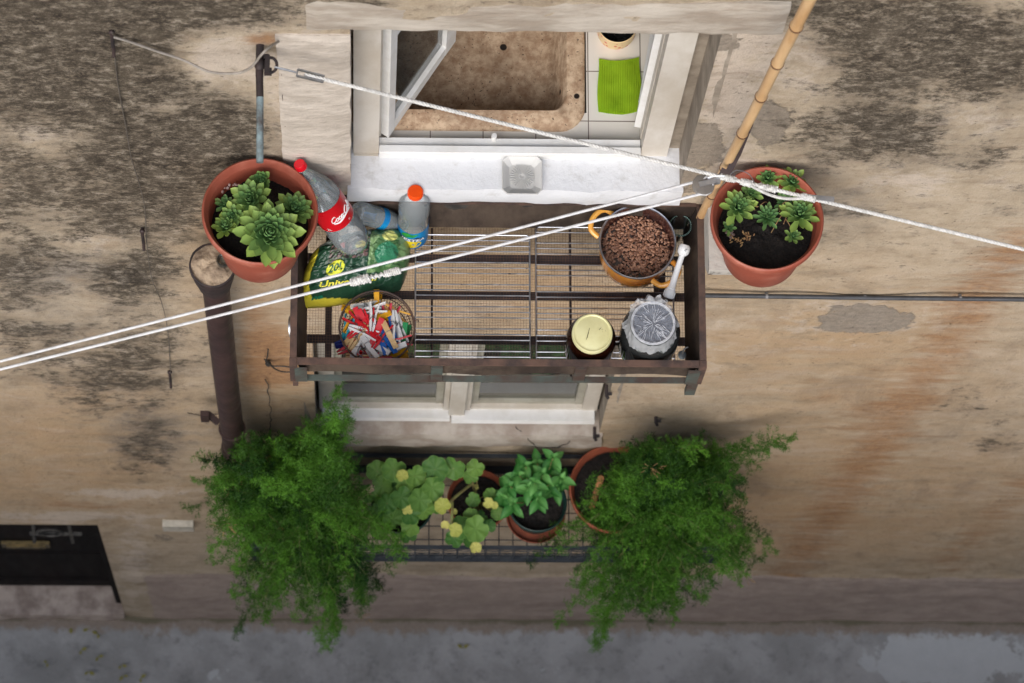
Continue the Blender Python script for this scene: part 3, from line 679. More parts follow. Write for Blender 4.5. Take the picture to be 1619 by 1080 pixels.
mb = MB(); a = PY(470, 500, -.5); mb.lathe([(.0, .0), (.035, 0), (.035, .006), (0, .006)], 20); o = mb.build('clip_plate', GALV, tray, loc=(XL-.012, -.36, .05)); o.rotation_euler = (0, math.radians(80), 0)

# chrome oven racks lying on the tray floor
def rack(x0, x1, y0, y1, lab, wy0):
    r = thing('wire_rack', lab, 'wire rack', ((x0+x1)/2, (y0+y1)/2, ZF+.008), group='chrome racks on the tray floor')
    hx, hy = (x1-x0)/2, (y1-y0)/2
    mb = MB(); R = .012
    mb.tube(rr_pts(-hx, hx, -hy, hy, R, .0), .0028, 8, closed=True); mb.build('border', CHROME, r)
    mb = MB(); n = int((2*hy-.02)/.0165)
    for k in range(1, n+1):
        y = -hy + 2*hy*k/(n+1)
        if (k % 4) == 3: continue
        mb.tube([(-hx, y, .002), (0, y, .0012), (hx, y, .002)], .0021, 6)
    for x in (-hx*.93, -hx*.0, hx*.92)[:]:
        pass
    mb.build('crosswires', CHROME, r); return r
def rr_pts(x0, x1, y0, y1, r, z, n=5): return [(x, y, z) for x, y in rr(x0, x1, y0, y1, r, n)]
a = PZ(657, 372, ZF); b = PZ(838, 571, ZF); rack(a.x, b.x, -.452, a.y-.0, 'chrome oven rack lying in the middle of the tray', 0)
a = PZ(847, 360, ZF); b = PZ(1066, 571, ZF); rack(a.x, b.x, -.452, a.y, 'chrome oven rack under the orange pan and the jars', 0)

# ------------------------------------------------------------------ terracotta pots with houseleeks
def plastic_pot(name, label, cat, loc, R, r, h, m, soil_z, tilt=(0, 0, 0), group=None, rimh=.035):
    t = thing(name, label, cat, loc, tilt, group)
    mb = MB()
    mb.lathe([(0, 0), (r*.96, 0), (r, .004), (r+(R*.93-r)*.5, h*.5), (R*.925, h-rimh), (R*.985, h-rimh+.002), (R, h-rimh*.6), (R, h-.006), (R*.99, h-.001), (R*.965, h), (R*.945, h-.004), (R*.925, h-.018), (R*.90, h-.024),
              (R*.885, h-.030), (R*.87, h-.07), (R*.80, soil_z-.02), (0, soil_z-.022)], 64)
    mb.build('body', m, t, ang=60)
    mb = MB(); Rs = R*.865 - (h-.05-soil_z)*.15
    def so(u, v):
        a = 2*PI*u; q = Rs*v
        return (q*math.cos(a), q*math.sin(a), soil_z + .010*n3(q*math.cos(a)+loc[0], q*math.sin(a), 1, 28) + .006*n3(q*math.cos(a), q*math.sin(a), 4, 90))
    mb.grid(so, 72, 22); bmesh.ops.remove_doubles(mb.bm, verts=mb.bm.verts[:], dist=1e-5)
    mb.build('soil', SOIL, t, ang=60)
    return t
LEEK = leafmat('houseleek_leaf', s(84, 134, 84, .9), s(176, 200, 98, .95), .5, .15, .35, 45)
def leaf_strip(mb, base, out, up, L, wid, curl, ti0, ti1, thick=.18, nl=7):
    """fleshy spoon-shaped leaf with a pointed tip"""
    out = V(out).normalized(); up = V(up).normalized(); side = out.cross(up).normalized()
    prev = None
    for i in range(nl+1):
        q = i/nl
        wv = wid*(.45+.75*q**.9)*(1.0 if q < .72 else max(.03, 1-((q-.72)/.28)**1.7))
        ang = curl*q
        d = out*math.cos(ang) + up*math.sin(ang)
        c = V(base) + out*(L*q*math.cos(ang*.5)) + up*(L*q*math.sin(ang*.5))
        nrm = side.cross(d).normalized()
        th = wid*thick*(1-.5*q) if q < .98 else wid*.03
        ti = ti0+(ti1-ti0)*q
        ring = [mb.v(c - side*wv*.5 + nrm*wv*.16, ti), mb.v(c - side*wv*.26 + nrm*wv*.03, ti), mb.v(c + nrm*0, ti*.95), mb.v(c + side*wv*.26 + nrm*wv*.03, ti), mb.v(c + side*wv*.5 + nrm*wv*.16, ti), mb.v(c + side*wv*.25 - nrm*th*1.2, ti), mb.v(c - side*wv*.25 - nrm*th*1.2, ti)]
        if prev:
            for k in range(7): mb.f([prev[k], prev[(k+1) % 7], ring[(k+1) % 7], ring[k]])
        prev = ring
    mb.f(prev)
def rosette(px, py, z, Rr, n, label, tilt=(0, 0), yellow=.6, wid=.30, openness=1.0, seed=0, group='houseleek rosettes'):
    rnd = random.Random(seed); p = PZ(px, py, z)
    mb = MB(); mb.T = Euler((tilt[0], tilt[1], rnd.random()*6)).to_matrix().to_4x4()
    for i in range(n):
        q = (i+.5)/n; a = i*2.39996+rnd.uniform(-.12, .12)
        el = math.radians(82 - 78*openness*q**.75 + rnd.uniform(-5, 5))
        L = Rr*(.30+.75*q**.8)*rnd.uniform(.9, 1.08)
        h = V((math.cos(a), math.sin(a), 0)); out = h*math.cos(el)+V((0, 0, 1))*math.sin(el)
        up = V((0, 0, 1))*math.cos(el) - h*math.sin(el)
        base = h*Rr*(.03+.10*q) + V((0, 0, Rr*(.34-.34*q)))
        y = max(0, min(1, .02+yellow*q**2.0*1.1+rnd.uniform(-.08, .10)))
        leaf_strip(mb, base, out, up, L, Rr*wid*(.55+.75*q), math.radians(28-22*q+rnd.uniform(-6, 6)), max(0, y-.10), min(1, y+.14))
    mb.sphere((0, 0, -Rr*.15), Rr*.16, (1, 1, 2), 8, 5, tint=.3)
    return tag(mb.build('houseleek', LEEK, None, loc=p, ang=70), label, 'houseleek', group)

def console(x0, x1, y0, z0, z1, m, label):
    mb = MB(); n = 14
    # stone corbel: flat top, underside curving back to the wall
    prof = [(0.01, z1), (y0, z1), (y0, z1-.05)] + [(y0*(1-k/8), z1-.05-(z1-.05-z0)*math.sin(k/8*PI/2)) for k in range(1, 9)] + [(0.01, z0)]
    A = [mb.v((x0+.002*n3(y, z, 1, 20), y, z)) for y, z in prof]; B = [mb.v((x1+.002*n3(y, z, 5, 20), y, z)) for y, z in prof]
    mb.f(A[::-1]); mb.f(B)
    for k in range(len(prof)): mb.f([A[k], A[(k+1) % len(prof)], B[(k+1) % len(prof)], B[k]])
    mb.bevel(.006)
    return tag(mb.build('stone_bracket', m, None), label, 'bracket')
ZB = 6.55
TL, TR = (math.radians(-6), math.radians(1), 0), (math.radians(-5), math.radians(-2), 0)
def rim_to_base(px, py, z, h, tl): return PZ(px, py, z)-Euler(tl).to_matrix() @ V((0, 0, h))
pl_ = rim_to_base(411, 333, ZB+.27, .27, TL); pr_ = rim_to_base(1213, 345, ZB+.26, .26, TR)
console(-.875, -.735, -.25, 6.22, ZB-.004, mat('ochre_corbel', s(196, 152, 98, K), s(150, 112, 76, K), 10, .9, bump=.5), 'ochre stone bracket under the left terracotta pot')
console(.503, .745, -.255, 6.22, ZB-.004, mat('white_corbel', s(206, 200, 190, K), s(70, 64, 58), 18, .9, bump=.8, bscale=50, contrast=(.55, .68)), 'dirty white stone bracket under the right terracotta pot')
LP = plastic_pot('terracotta_pot', 'terracotta pot crowded with green houseleeks, above the capped pipe', 'pot', (pl_.x, pl_.y, pl_.z), .165, .112, .27, TERRA, .178, TL, 'terracotta pots of houseleeks')
RP = plastic_pot('terracotta_pot', 'terracotta pot half bare of plants, beside the bamboo pole', 'pot', (pr_.x, pr_.y, pr_.z), .162, .112, .26, TERRA, .172, TR, 'terracotta pots of houseleeks')
zl = ZB+.195
rosette(424, 370, zl+.095, .089, 76, 'largest houseleek rosette, at the front of the left pot', (math.radians(10), 0), .62, .31, 1.0, 1)
rosette(398, 318, zl+.035, .062, 40, 'medium houseleek rosette behind the largest one', (math.radians(8), math.radians(-8)), .62, .32, .95, 2)
rosette(464, 336, zl+.040, .060, 38, 'medium houseleek rosette at the right rim of the left pot', (math.radians(6), math.radians(14)), .55, .32, .95, 3)
rosette(368, 343, zl+.030, .040, 30, 'small houseleek rosette near the left rim of the left pot', (0, math.radians(-12)), .55, .36, .9, 4)
rosette(355, 362, zl+.030, .042, 30, 'yellowish houseleek rosette at the lower left rim of the left pot', (math.radians(12), math.radians(-14)), .95, .36, .9, 5)
rosette(356, 325, zl+.010, .032, 22, 'half hidden dark houseleek at the left rim of the left pot', (0, math.radians(-10)), .2, .36, 1, 6)
rosette(415, 287, zl+.030, .038, 26, 'closed houseleek bud at the back of the left pot', (math.radians(-8), 0), .35, .42, .55, 7)
zq = ZB+.185
rosette(1165, 330, zq+.040, .054, 34, 'bright green houseleek at the left rim of the right pot', (math.radians(6), math.radians(-8)), .72, .33, 1, 11)
rosette(1265, 342, zq+.040, .058, 36, 'spreading houseleek at the right rim of the right pot', (math.radians(8), math.radians(10)), .68, .30, 1, 12)
rosette(1214, 283, zq+.030, .042, 26, 'houseleek at the back rim of the right pot, nearest the bar', (math.radians(-6), 0), .6, .36, .95, 13)
rosette(1252, 290, zq+.035, .046, 26, 'yellow edged houseleek at the back right rim of the right pot', (math.radians(-6), math.radians(6)), .75, .34, .95, 14)
rosette(1187, 308, zq+.030, .036, 24, 'small houseleek partly under the rope knots', (0, 0), .5, .36, .95, 15)
rosette(1213, 345, zq+.025, .040, 40, 'dark fine leaved houseleek in the middle of the right pot', (0, 0), .12, .24, .95, 16)
rosette(1240, 322, zq+.020, .034, 34, 'dark fine leaved houseleek behind the spreading one', (0, 0), .12, .25, .95, 17)
rosette(1252, 374, zq+.022, .028, 24, 'smallest houseleek at the front of the spreading one', (math.radians(10), math.radians(8)), .5, .38, .95, 18)
rosette(1152, 361, zq+.010, .024, 18, 'tiny houseleek at the front left rim of the right pot', (0, 0), .3, .38, .95, 19)
# dry stalks and flower heads in the right pot, pebbles in the left
DRY = mat('dry_stalk', s(180, 148, 100, K), s(140, 100, 66, K), 40, .8)
mb = MB(); rnd = random.Random(5)
for k in range(9):
    a = PZ(rnd.uniform(1160, 1255), rnd.uniform(320, 385), zq+.0); b = a+V((rnd.uniform(-.05, .05), rnd.uniform(-.05, .05), rnd.uniform(.01, .05)))
    mb.tube(smoothpts([a, a.lerp(b, .5)+V((0, 0, .02)), b], 4), .0012, 5)
for (x, y) in ((1160, 378), (1168, 384), (1175, 372), (1186, 376), (1222, 335), (1228, 330), (1192, 322)):
    c = PZ(x, y, zq+.015)
    for k in range(9): mb.sphere(c+V((rnd.uniform(-.012, .012), rnd.uniform(-.012, .012), rnd.uniform(0, .012))), .005, (1.3, .5, .4), 6, 4, (rnd.random()*3, rnd.random()*3, rnd.random()*3))
tag(mb.build('dry_stalks', DRY, None), 'dry tan flower stalks lying on the soil of the right pot', 'dry stalks', kind='stuff')
mb = MB()
for k in range(26): mb.sphere(PZ(rnd.uniform(352, 400), rnd.uniform(290, 318), zl-.004), rnd.uniform(.003, .006), (1, .8, .7), 7, 5, (rnd.random()*3, 0, rnd.random()*3))
for k in range(10): mb.sphere(PZ(rnd.uniform(1148, 1160), rnd.uniform(362, 376), zq-.004), rnd.uniform(.004, .007), (1, .8, .7), 7, 5)
tag(mb.build('pebbles', mat('pale_pebble', s(190, 170, 165), s(130, 100, 92), 60, .8), None), 'pale pink pebbles on the soil of both hanging pots', 'pebbles', kind='stuff')

# ------------------------------------------------------------------ bottles
REDP = mat('red_label', s(196, 18, 30), s(180, 14, 26), 6, .3)
WHITEP = mat('white_print', (.82, .82, .82, 1), None, 10, .4)
def bottle(name, label, base, axis, R, prof, capm, capr, caph, labs, spin=0):
    """prof: outer radius profile up the bottle; labs: list of (z0, z1, material)"""
    t = thing(name, label, 'bottle', base)
    ax = V(axis).normalized()
    t.rotation_mode = 'QUATERNION'; t.rotation_quaternion = V((0, 0, 1)).rotation_difference(ax) @ Euler((0, 0, spin)).to_quaternion()
    mb = MB(); mb.lathe(prof, 40); mb.build('body', CLEARP, t, ang=50)
    top = prof[-1][1]
    mb = MB(); mb.lathe([(capr*.9, top-caph*.9), (capr, top-caph*.85), (capr, top-.001), (capr*.92, top+.002), (0, top+.002)], 28)
    for k in range(28):
        a = 2*PI*k/28; mb.box((capr*math.cos(a), capr*math.sin(a), top-caph*.45), (.0016, .0016, caph*.75), (0, 0, a))
    mb.build('cap', capm, t)
    def rad(z):
        for (r0, z0), (r1, z1) in zip(prof[:-1], prof[1:]):
            if z0 <= z <= z1 and z1 > z0: return r0+(r1-r0)*(z-z0)/(z1-z0)
        return prof[-1][0]
    t['_h'] = top
    return t, rad
CAPR = mat('red_cap', s(214, 16, 36), None, 10, .35); CAPO = mat('orange_cap', s(240, 84, 16), s(232, 74, 10), 10, .35); CAPB = mat('blue_cap', s(30, 90, 170), None, 10, .35)
# two-litre bottle leaning from the bag to the wall
R0 = .054
pb = PZ(562, 386, ZF+.235); pt = min((PZ(473, 259, ZF+.35+.01*k) for k in range(40)), key=lambda q: abs(q.y+.034))
ax = pt-pb; Lb = ax.length
prof = [(0, .012), (.02, .008), (.034, .0), (.043, .004), (.051, .022), (R0, .05), (R0, .085), (R0-.003, .10), (R0-.002, .13), (R0-.002, .20), (R0, .215), (R0*.97, .232), (R0*.82, .262), (R0*.55, .295), (.021, .318), (.0145, .330), (.0145, .338), (.017, .340), (.017, .342), (.0125, .343), (.0125, .36)]
prof = [(r, z*Lb/.36) for r, z in prof]
b1, rd = bottle('soda_bottle', 'large clear soda bottle with red label leaning on the potting soil bag', pb, ax, R0, prof, CAPR, .0165, .022, [])
b1.rotation_quaternion = V((0, 0, 1)).rotation_difference(ax.normalized())
# which local azimuth faces the camera
vc = (b1.rotation_quaternion.inverted() @ (V(CAM)-pb)); azc = math.atan2(vc.y, vc.x)
kz = Lb/.36
z0, z1 = .128*kz, .214*kz
mb = MB(); mb.grid(lambda u, v: ((R0+.0006)*math.cos(u*2*PI), (R0+.0006)*math.sin(u*2*PI), z0+(z1-z0)*v), 64, 4); lab = mb.build('label', REDP, b1)
def stroke(parent, name, lines, sx, u0, v0, rad, az, r, m):
    mb = MB()
    for ln in lines:
        pts = smoothpts([V((x, y, 0)) for x, y in ln], 5)
        mb.tube([((rad)*math.cos(az+(u0+p.x*sx)/rad), (rad)*math.sin(az+(u0+p.x*sx)/rad), v0+p.y*sx) for p in pts], r, 5)
    return mb.build(name, m, parent)
C_ = lambda x: [(x+.62, .80), (x+.50, .98), (x+.25, .85), (x+.05, .45), (x+.12, .08), (x+.38, .0), (x+.66, .25)]
O_ = lambda x: [(x+.30, .50), (x+.10, .42), (x+.06, .15), (x+.22, .0), (x+.38, .15), (x+.36, .40), (x+.22, .50), (x+.46, .42)]
c_ = lambda x: [(x+.36, .42), (x+.22, .50), (x+.07, .30), (x+.14, .03), (x+.40, .12)]
a_ = lambda x: [(x+.36, .42), (x+.20, .50), (x+.05, .25), (x+.14, .02), (x+.32, .20), (x+.38, .46), (x+.36, .10), (x+.50, .05)]
l_ = lambda x: [(x+.05, .20), (x+.28, .75), (x+.25, 1.0), (x+.14, .80), (x+.12, .20), (x+.22, .0), (x+.36, .12)]
word = [C_(0), O_(.62), c_(1.05), a_(1.45), [(1.95, .32), (2.2, .36)], C_(2.2), O_(2.85), l_(3.25), a_(3.6)]
word = [[(x+.22*y, y) for x, y in ln] for ln in word]
word.append([(.2, -.14), (.9, -.34), (1.6, -.12), (2.4, -.02), (3.4, -.20)])
stroke(lab, 'lettering', word, .0225, -.036, z0+.040, R0+.0012, azc+.25, .0016, WHITEP)
stroke(lab, 'swoosh', [[(.25, -.22), (.9, -.44), (1.7, -.25), (2.5, -.10), (3.4, -.3)]], .0225, -.036, z0+.040, R0+.0010, azc+.25, .0022, WHITEP)
fnl = lambda az, v0: (lambda u, v: V(((R0+.0012)*math.cos(az+u/R0), (R0+.0012)*math.sin(az+u/R0), v0+v)))
textpart('lettering', '2L', .014, fnl(azc-.75, z0+.012), WHITEP, lab)
textpart('lettering', '2L', .009, fnl(azc+.55, z0+.012), WHITEP, lab)

# lemon-tea bottle standing upright
bp = PZ(651, 374, ZF+.010); tp = PZ(657, 303, ZF+.335)
ax = tp-bp; Lt = ax.length; R1 = .0475
prof = [(0, .012), (.03, .004), (.040, 0), (.045, .008), (R1, .02), (R1, .125), (R1-.001, .135), (R1*.97, .16), (R1*.99, .165), (R1*.96, .185), (R1*.99, .192), (R1, .21), (R1*.97, .245), (R1*.84, .275), (R1*.62, .295), (.022, .305), (.0195, .31), (.0195, .33)]
prof = [(r, z*Lt/.33) for r, z in prof]
b2, rd2 = bottle('tea_bottle', 'clear lemon tea bottle with orange cap standing on the rack', bp, ax, R1, prof, CAPO, .0225, .022, [])
vc = (b2.rotation_quaternion.inverted() @ (V(CAM)-bp)); azc2 = math.atan2(vc.y, vc.x)
BLUEP = mat('blue_label', s(20, 140, 196), s(16, 110, 176), 8, .35); YEL = mat('yellow_print', s(236, 210, 40), s(226, 196, 20), 10, .4); NAVY = mat('navy_print', s(16, 30, 80), None, 10, .4); GRNP = mat('green_print', s(60, 160, 60), s(30, 130, 60), 20, .4)
kz = Lt/.33; z0, z1 = .018*kz, .128*kz
mb = MB(); mb.grid(lambda u, v: ((R1+.0006)*math.cos(u*2*PI), (R1+.0006)*math.sin(u*2*PI), z0+(z1-z0)*v), 64, 4); lab2 = mb.build('label', BLUEP, b2)
def patch(parent, name, pts, rad, az, v0, m, lift):
    mb = MB(); n = len(pts)
    cx = sum(p[0] for p in pts)/n; cy = sum(p[1] for p in pts)/n
    P_ = lambda x, y: ((rad+lift)*math.cos(az+x/rad), (rad+lift)*math.sin(az+x/rad), v0+y)
    c = mb.v(P_(cx, cy)); ring = [mb.v(P_((cx+p[0])/2, (cy+p[1])/2)) for p in pts]; o_ = [mb.v(P_(*p)) for p in pts]
    for k in range(n): mb.f([c, ring[k], ring[(k+1) % n]]); mb.f([ring[k], o_[k], o_[(k+1) % n], ring[(k+1) % n]])
    return mb.build(name, m, parent)
patch(lab2, 'lemon_print', [(.034*math.cos(a), .024*math.sin(a)) for a in [2*PI*k/24 for k in range(24)]], R1, azc2-.05, z0+.030, YEL, .0011)
patch(lab2, 'navy_band', [(-.045, .0), (.02, -.006), (.036, .012), (.02, .026), (-.03, .030), (-.048, .022)], R1, azc2-.05, z0+.052, NAVY, .0016)
patch(lab2, 'leaf_print', [(-.03, 0), (-.012, -.004), (.010, .002), (.026, .018), (.004, .020), (-.008, .028), (-.022, .020)], R1, azc2-.1, z0+.082, GRNP, .0020)
textpart('lettering', 'NESTEA', .024, lambda u, v: V(((R1+.0026)*math.cos(azc2-.05+u/R1), (R1+.0026)*math.sin(azc2-.05+u/R1), z0+.064+v-.15*u)), WHITEP, lab2, .15, .0006)

# small empty bottle lying against the back of the tray
p0 = PZ(563, 334, ZF+.215); p1 = PZ(612, 348, ZF+.13)
ax = (p1-p0); R2 = .0335
prof = [(0, .008), (.018, .004), (.026, 0), (R2, .012), (R2, .05), (R2*.95, .056), (R2, .062), (R2, .12), (R2*.92, .14), (R2*.6, .165), (.013, .178), (.0115, .19), (.0115, .20)]
b3, _ = bottle('water_bottle', 'small empty clear bottle with a blue band lying behind the bag', p0, ax, R2, prof, CAPB, .0135, .014, [])
mb = MB(); mb.grid(lambda u, v: ((R2+.0006)*math.cos(u*2*PI), (R2+.0006)*math.sin(u*2*PI), .086+.022*v), 40, 2); mb.build('label', BLUEP, b3)

# ------------------------------------------------------------------ bag of potting soil
def bag():
    x0, y0 = PZ(563, 411, ZF+.15).x, PZ(563, 411, ZF+.15).y+.008
    t = thing('soil_bag', 'slumped green and yellow plastic bag of potting soil in the tray corner', 'bag', (x0, y0, ZF+.004))
    A, B = .160, .102
    def surf(u, v):      # u, v in -1..1, top face; v up the page = towards the wall
        e = max(0, 1-abs(u)**2.6)*max(0, 1-abs(v)**2.6)
        x = A*u*(1-.10*v*v) + .012*v; y = B*v*(1-.12*u*u) + .030*u
        h = .006 + e**.5*(.155+.070*v-.02*u)
        x += -.012*(1 if u < 0 else 0)*u*v
        wr = .016*n3(u*1.2+.3*v, v*1.0, 2.2, 2.4) + .012*abs(n3(u*1.6, v*1.6, 5, 3)) - .006
        return V((x, y, h + wr*e**.4))
    DG, YL, MG, LG = s(34, 68, 48), s(214, 200, 62), s(74, 110, 66), s(120, 150, 100)
    def colr(u, v):
        q = u+.12*v
        if q < -.80+.08*math.sin(v*3): return YL if q < -.70 else DG
        if v < -.80-.14*(u+1): return YL
        if ((u+.36)/.165)**2 + ((v+.22)/.20)**2 < 1: return s(210, 214, 60)
        if -.52 < u < .22 and -.02 < v < .50:
            a = n3(u, v, 1, 9); b = n3(u, v, 8, 14)
            if ((u-.06)/.10)**2+((v-.30)/.11)**2 < 1: return s(206, 196, 90)
            if ((u+.28)/.10)**2+((v-.34)/.07)**2 < 1: return s(150, 40, 40)
            return s(110, 84, 80) if a > .25 else (s(60, 84, 56) if b > .1 else s(44, 42, 40))
        if u >= .24 and v > -.45:
            if ((u-.56)/.22)**2+((v-.02)/.30)**2 < 1: return s(52, 122, 88)
            if ((u-.60)/.15)**2+((v-.52)/.16)**2 < 1: return s(206, 208, 120)
            return MG if n3(u, v, 3, 3) > -.1 else LG
        if v > .50+.1*math.sin(u*6): return s(176, 192, 186)
        return DG
    nu, nv = 150, 110; mb = MB(); cols = []
    g = mb.grid(lambda u, v: surf(2*u-1, 2*v-1), nu, nv)
    vs = [g[i][j] for i in range(nu+1) for j in range(nv+1)]
    for i in range(nu+1):
        for j in range(nv+1): cols.append(colr(2*i/nu-1, 2*j/nv-1))
    loop = [g[i][0] for i in range(nu+1)] + [g[nu][j] for j in range(1, nv+1)] + [g[i][nv] for i in range(nu-1, -1, -1)] + [g[0][j] for j in range(nv-1, 0, -1)]
    lc = {v: c for v, c in zip(vs, cols)}
    bt = []
    for v in loop: bt.append(mb.v((v.co.x*.93, v.co.y*.93, 0))); cols.append(lc[v])
    for k in range(len(loop)): mb.f([loop[k], bt[k], bt[(k+1) % len(loop)], loop[(k+1) % len(loop)]])
    mb.f(bt)
    tm = NT('printed_bag_film')
    tm.bsdf(tm.attr('print', 'Color'), .32, 0, tm.bump(tm.noise(45, 5, .6), .35, .006), .5)
    o = mb.build('sack', tm.m, t, ang=80)
    at = o.data.attributes.new('print', 'FLOAT_COLOR', 'POINT'); at.data.foreach_set('color', np.array(cols, dtype=np.float32).ravel())
    up = lambda u, v, l=.0022: surf(u, v)+V((0, -.3*l, l))
    textpart('lettering', '20l.', .30, lambda x, y: up(-.36+x*.62, -.22+y*.85), mat('bag_green_print', s(30, 84, 50), None, 10, .4), o, .15, .008)
    textpart('lettering', 'Univerzalni', .24, lambda x, y: up(-.10+x*1.0, -.60+y*.85+.08*(x*1.05)**2), mat('bag_yellow_print', s(222, 214, 70), None, 10, .4), o, .15, .006)
    textpart('lettering', 'na', .24, lambda x, y: up(-.66+x*1.0, -.83+y*.5), mat('bag_teal_print', s(20, 110, 80), None, 10, .4), o, .1, .010)
    return t
bag()

# ------------------------------------------------------------------ orange pan of soaking beans
def pan():
    c = PZ(1008, 383, ZF+.16); t = thing('cooking_pan', 'orange enamel cooking pan filled with soaking beans', 'pan', (c.x, c.y, ZF+.012))
    h = .148; R = .1135
    ORG = mat('orange_enamel', s(226, 150, 52), s(206, 116, 40), 5, .25, coat=.4)
    mb = MB(); mb.lathe([(0, 0), (.088, 0), (.096, .004), (.104, .02), (.108, .06), (.1105, h-.008), (R, h-.004)], 64)
    mb.build('body', ORG, t)
    mb = MB(); mb.lathe([(R, h-.004), (R+.002, h), (R+.0005, h+.003), (R-.003, h+.002), (R-.005, h-.003)], 64); mb.build('rim', CHROME, t)
    mb = MB(); mb.lathe([(R-.005, h-.003), (R-.008, h-.03), (.098, .03), (.09, .012), (0, .011)], 64); mb.build('lining', mat('brown_enamel', s(70, 40, 34), s(52, 30, 28), 8, .22, coat=.3), t)
    HM = mat('orange_handle', s(232, 172, 80), s(222, 150, 60), 8, .3, coat=.4)
    for a0 in (146, -46):
        a = math.radians(a0); d = V((math.cos(a), math.sin(a), 0)); e = V((-d.y, d.x, 0)); z = V((0, 0, h-.035))
        mb = MB(); pts = smoothpts([d*(R-.004)+e*.042+z, d*(R+.024)+e*.038+z+V((0, 0, .008)), d*(R+.038)+e*.015+z+V((0, 0, .012)), d*(R+.038)-e*.015+z+V((0, 0, .012)), d*(R+.024)-e*.038+z+V((0, 0, .008)), d*(R-.004)-e*.042+z], 5)
        mb.tube(pts, .0085, 10); mb.build('handle', HM, t)
    rnd = random.Random(3); mb = MB(); zb = h-.058; rb = .1005
    for k in range(1050):
        q = rb*math.sqrt(rnd.random()); a = rnd.random()*2*PI
        mb.sphere((c.x+q*math.cos(a), c.y+q*math.sin(a), ZF+.012+zb+rnd.uniform(-.006, .004)+.004*(1-q/rb)), .0056, (1, .58, .52), 8, 5, (rnd.uniform(-.4, .4), rnd.uniform(-.4, .4), rnd.random()*PI), tint=rnd.random()**1.3)
    bt = NT('brown_beans'); bt.bsdf(bt.mix(bt.attr('tint'), s(108, 70, 52), s(182, 136, 108)), .3, 0, None, .5)
    tag(mb.build('beans', bt.m, None), 'brown beans soaking in the orange pan', 'beans', kind='stuff')
    mb = MB(); mb.lathe([(.1025, 0), (0, 0)], 48)
    o = mb.build('soaking_water', mat('brown_water', s(48, 26, 24), s(40, 22, 20), 6, .08), None, loc=(c.x, c.y, ZF+.012+zb-.003)); tag(o, 'dark brown water between the beans in the pan', 'water', kind='stuff')
pan()

# ------------------------------------------------------------------ jars
def jar_gold():
    t = thing('jam_jar', 'dark brown preserve jar with a gold lid at the tray front', 'jar', (.168, -.415, ZF+.012))
    mb = MB(); mb.lathe([(0, 0), (.064, 0), (.071, .006), (.073, .02), (.073, .14), (.070, .158), (.060, .172), (.056, .178), (.056, .19)], 48)
    mb.build('glass_body', clear('brown_glass', (.35, .16, .09, 1), .04, .35, s(56, 26, 16), 1.5), t)
    mb = MB(); mb.lathe([(0, .004), (.060, .004), (.068, .01), (.0695, .14), (.06, .165), (0, .168)], 40); mb.build('contents', mat('dark_preserve', s(46, 20, 14), s(34, 16, 12), 20, .3), t)
    GOLD = mat('gold_lid', s(232, 228, 176), s(220, 214, 156), 14, .35, metal=.25)
    mb = MB(); mb.lathe([(.0585, .180), (.060, .182), (.060, .196), (.058, .1995), (.0545, .2), (.0525, .198), (.049, .1975), (.046, .1985), (0, .199)], 56); mb.build('lid', GOLD, t)
    mb = MB()
    for a, b in (((-.018, -.02), (-.008, .015)), ((-.016, -.016), (-.011, .002)), ((.02, .01), (.026, .016))): mb.bar((a[0], a[1], .1998), (b[0], b[1], .1998), .0012, .0012)
    mb.build('scratches', mat('scratch', s(80, 74, 50), None, 10, .6), t, smooth=False)['kind'] = 'stuff'
jar_gold()
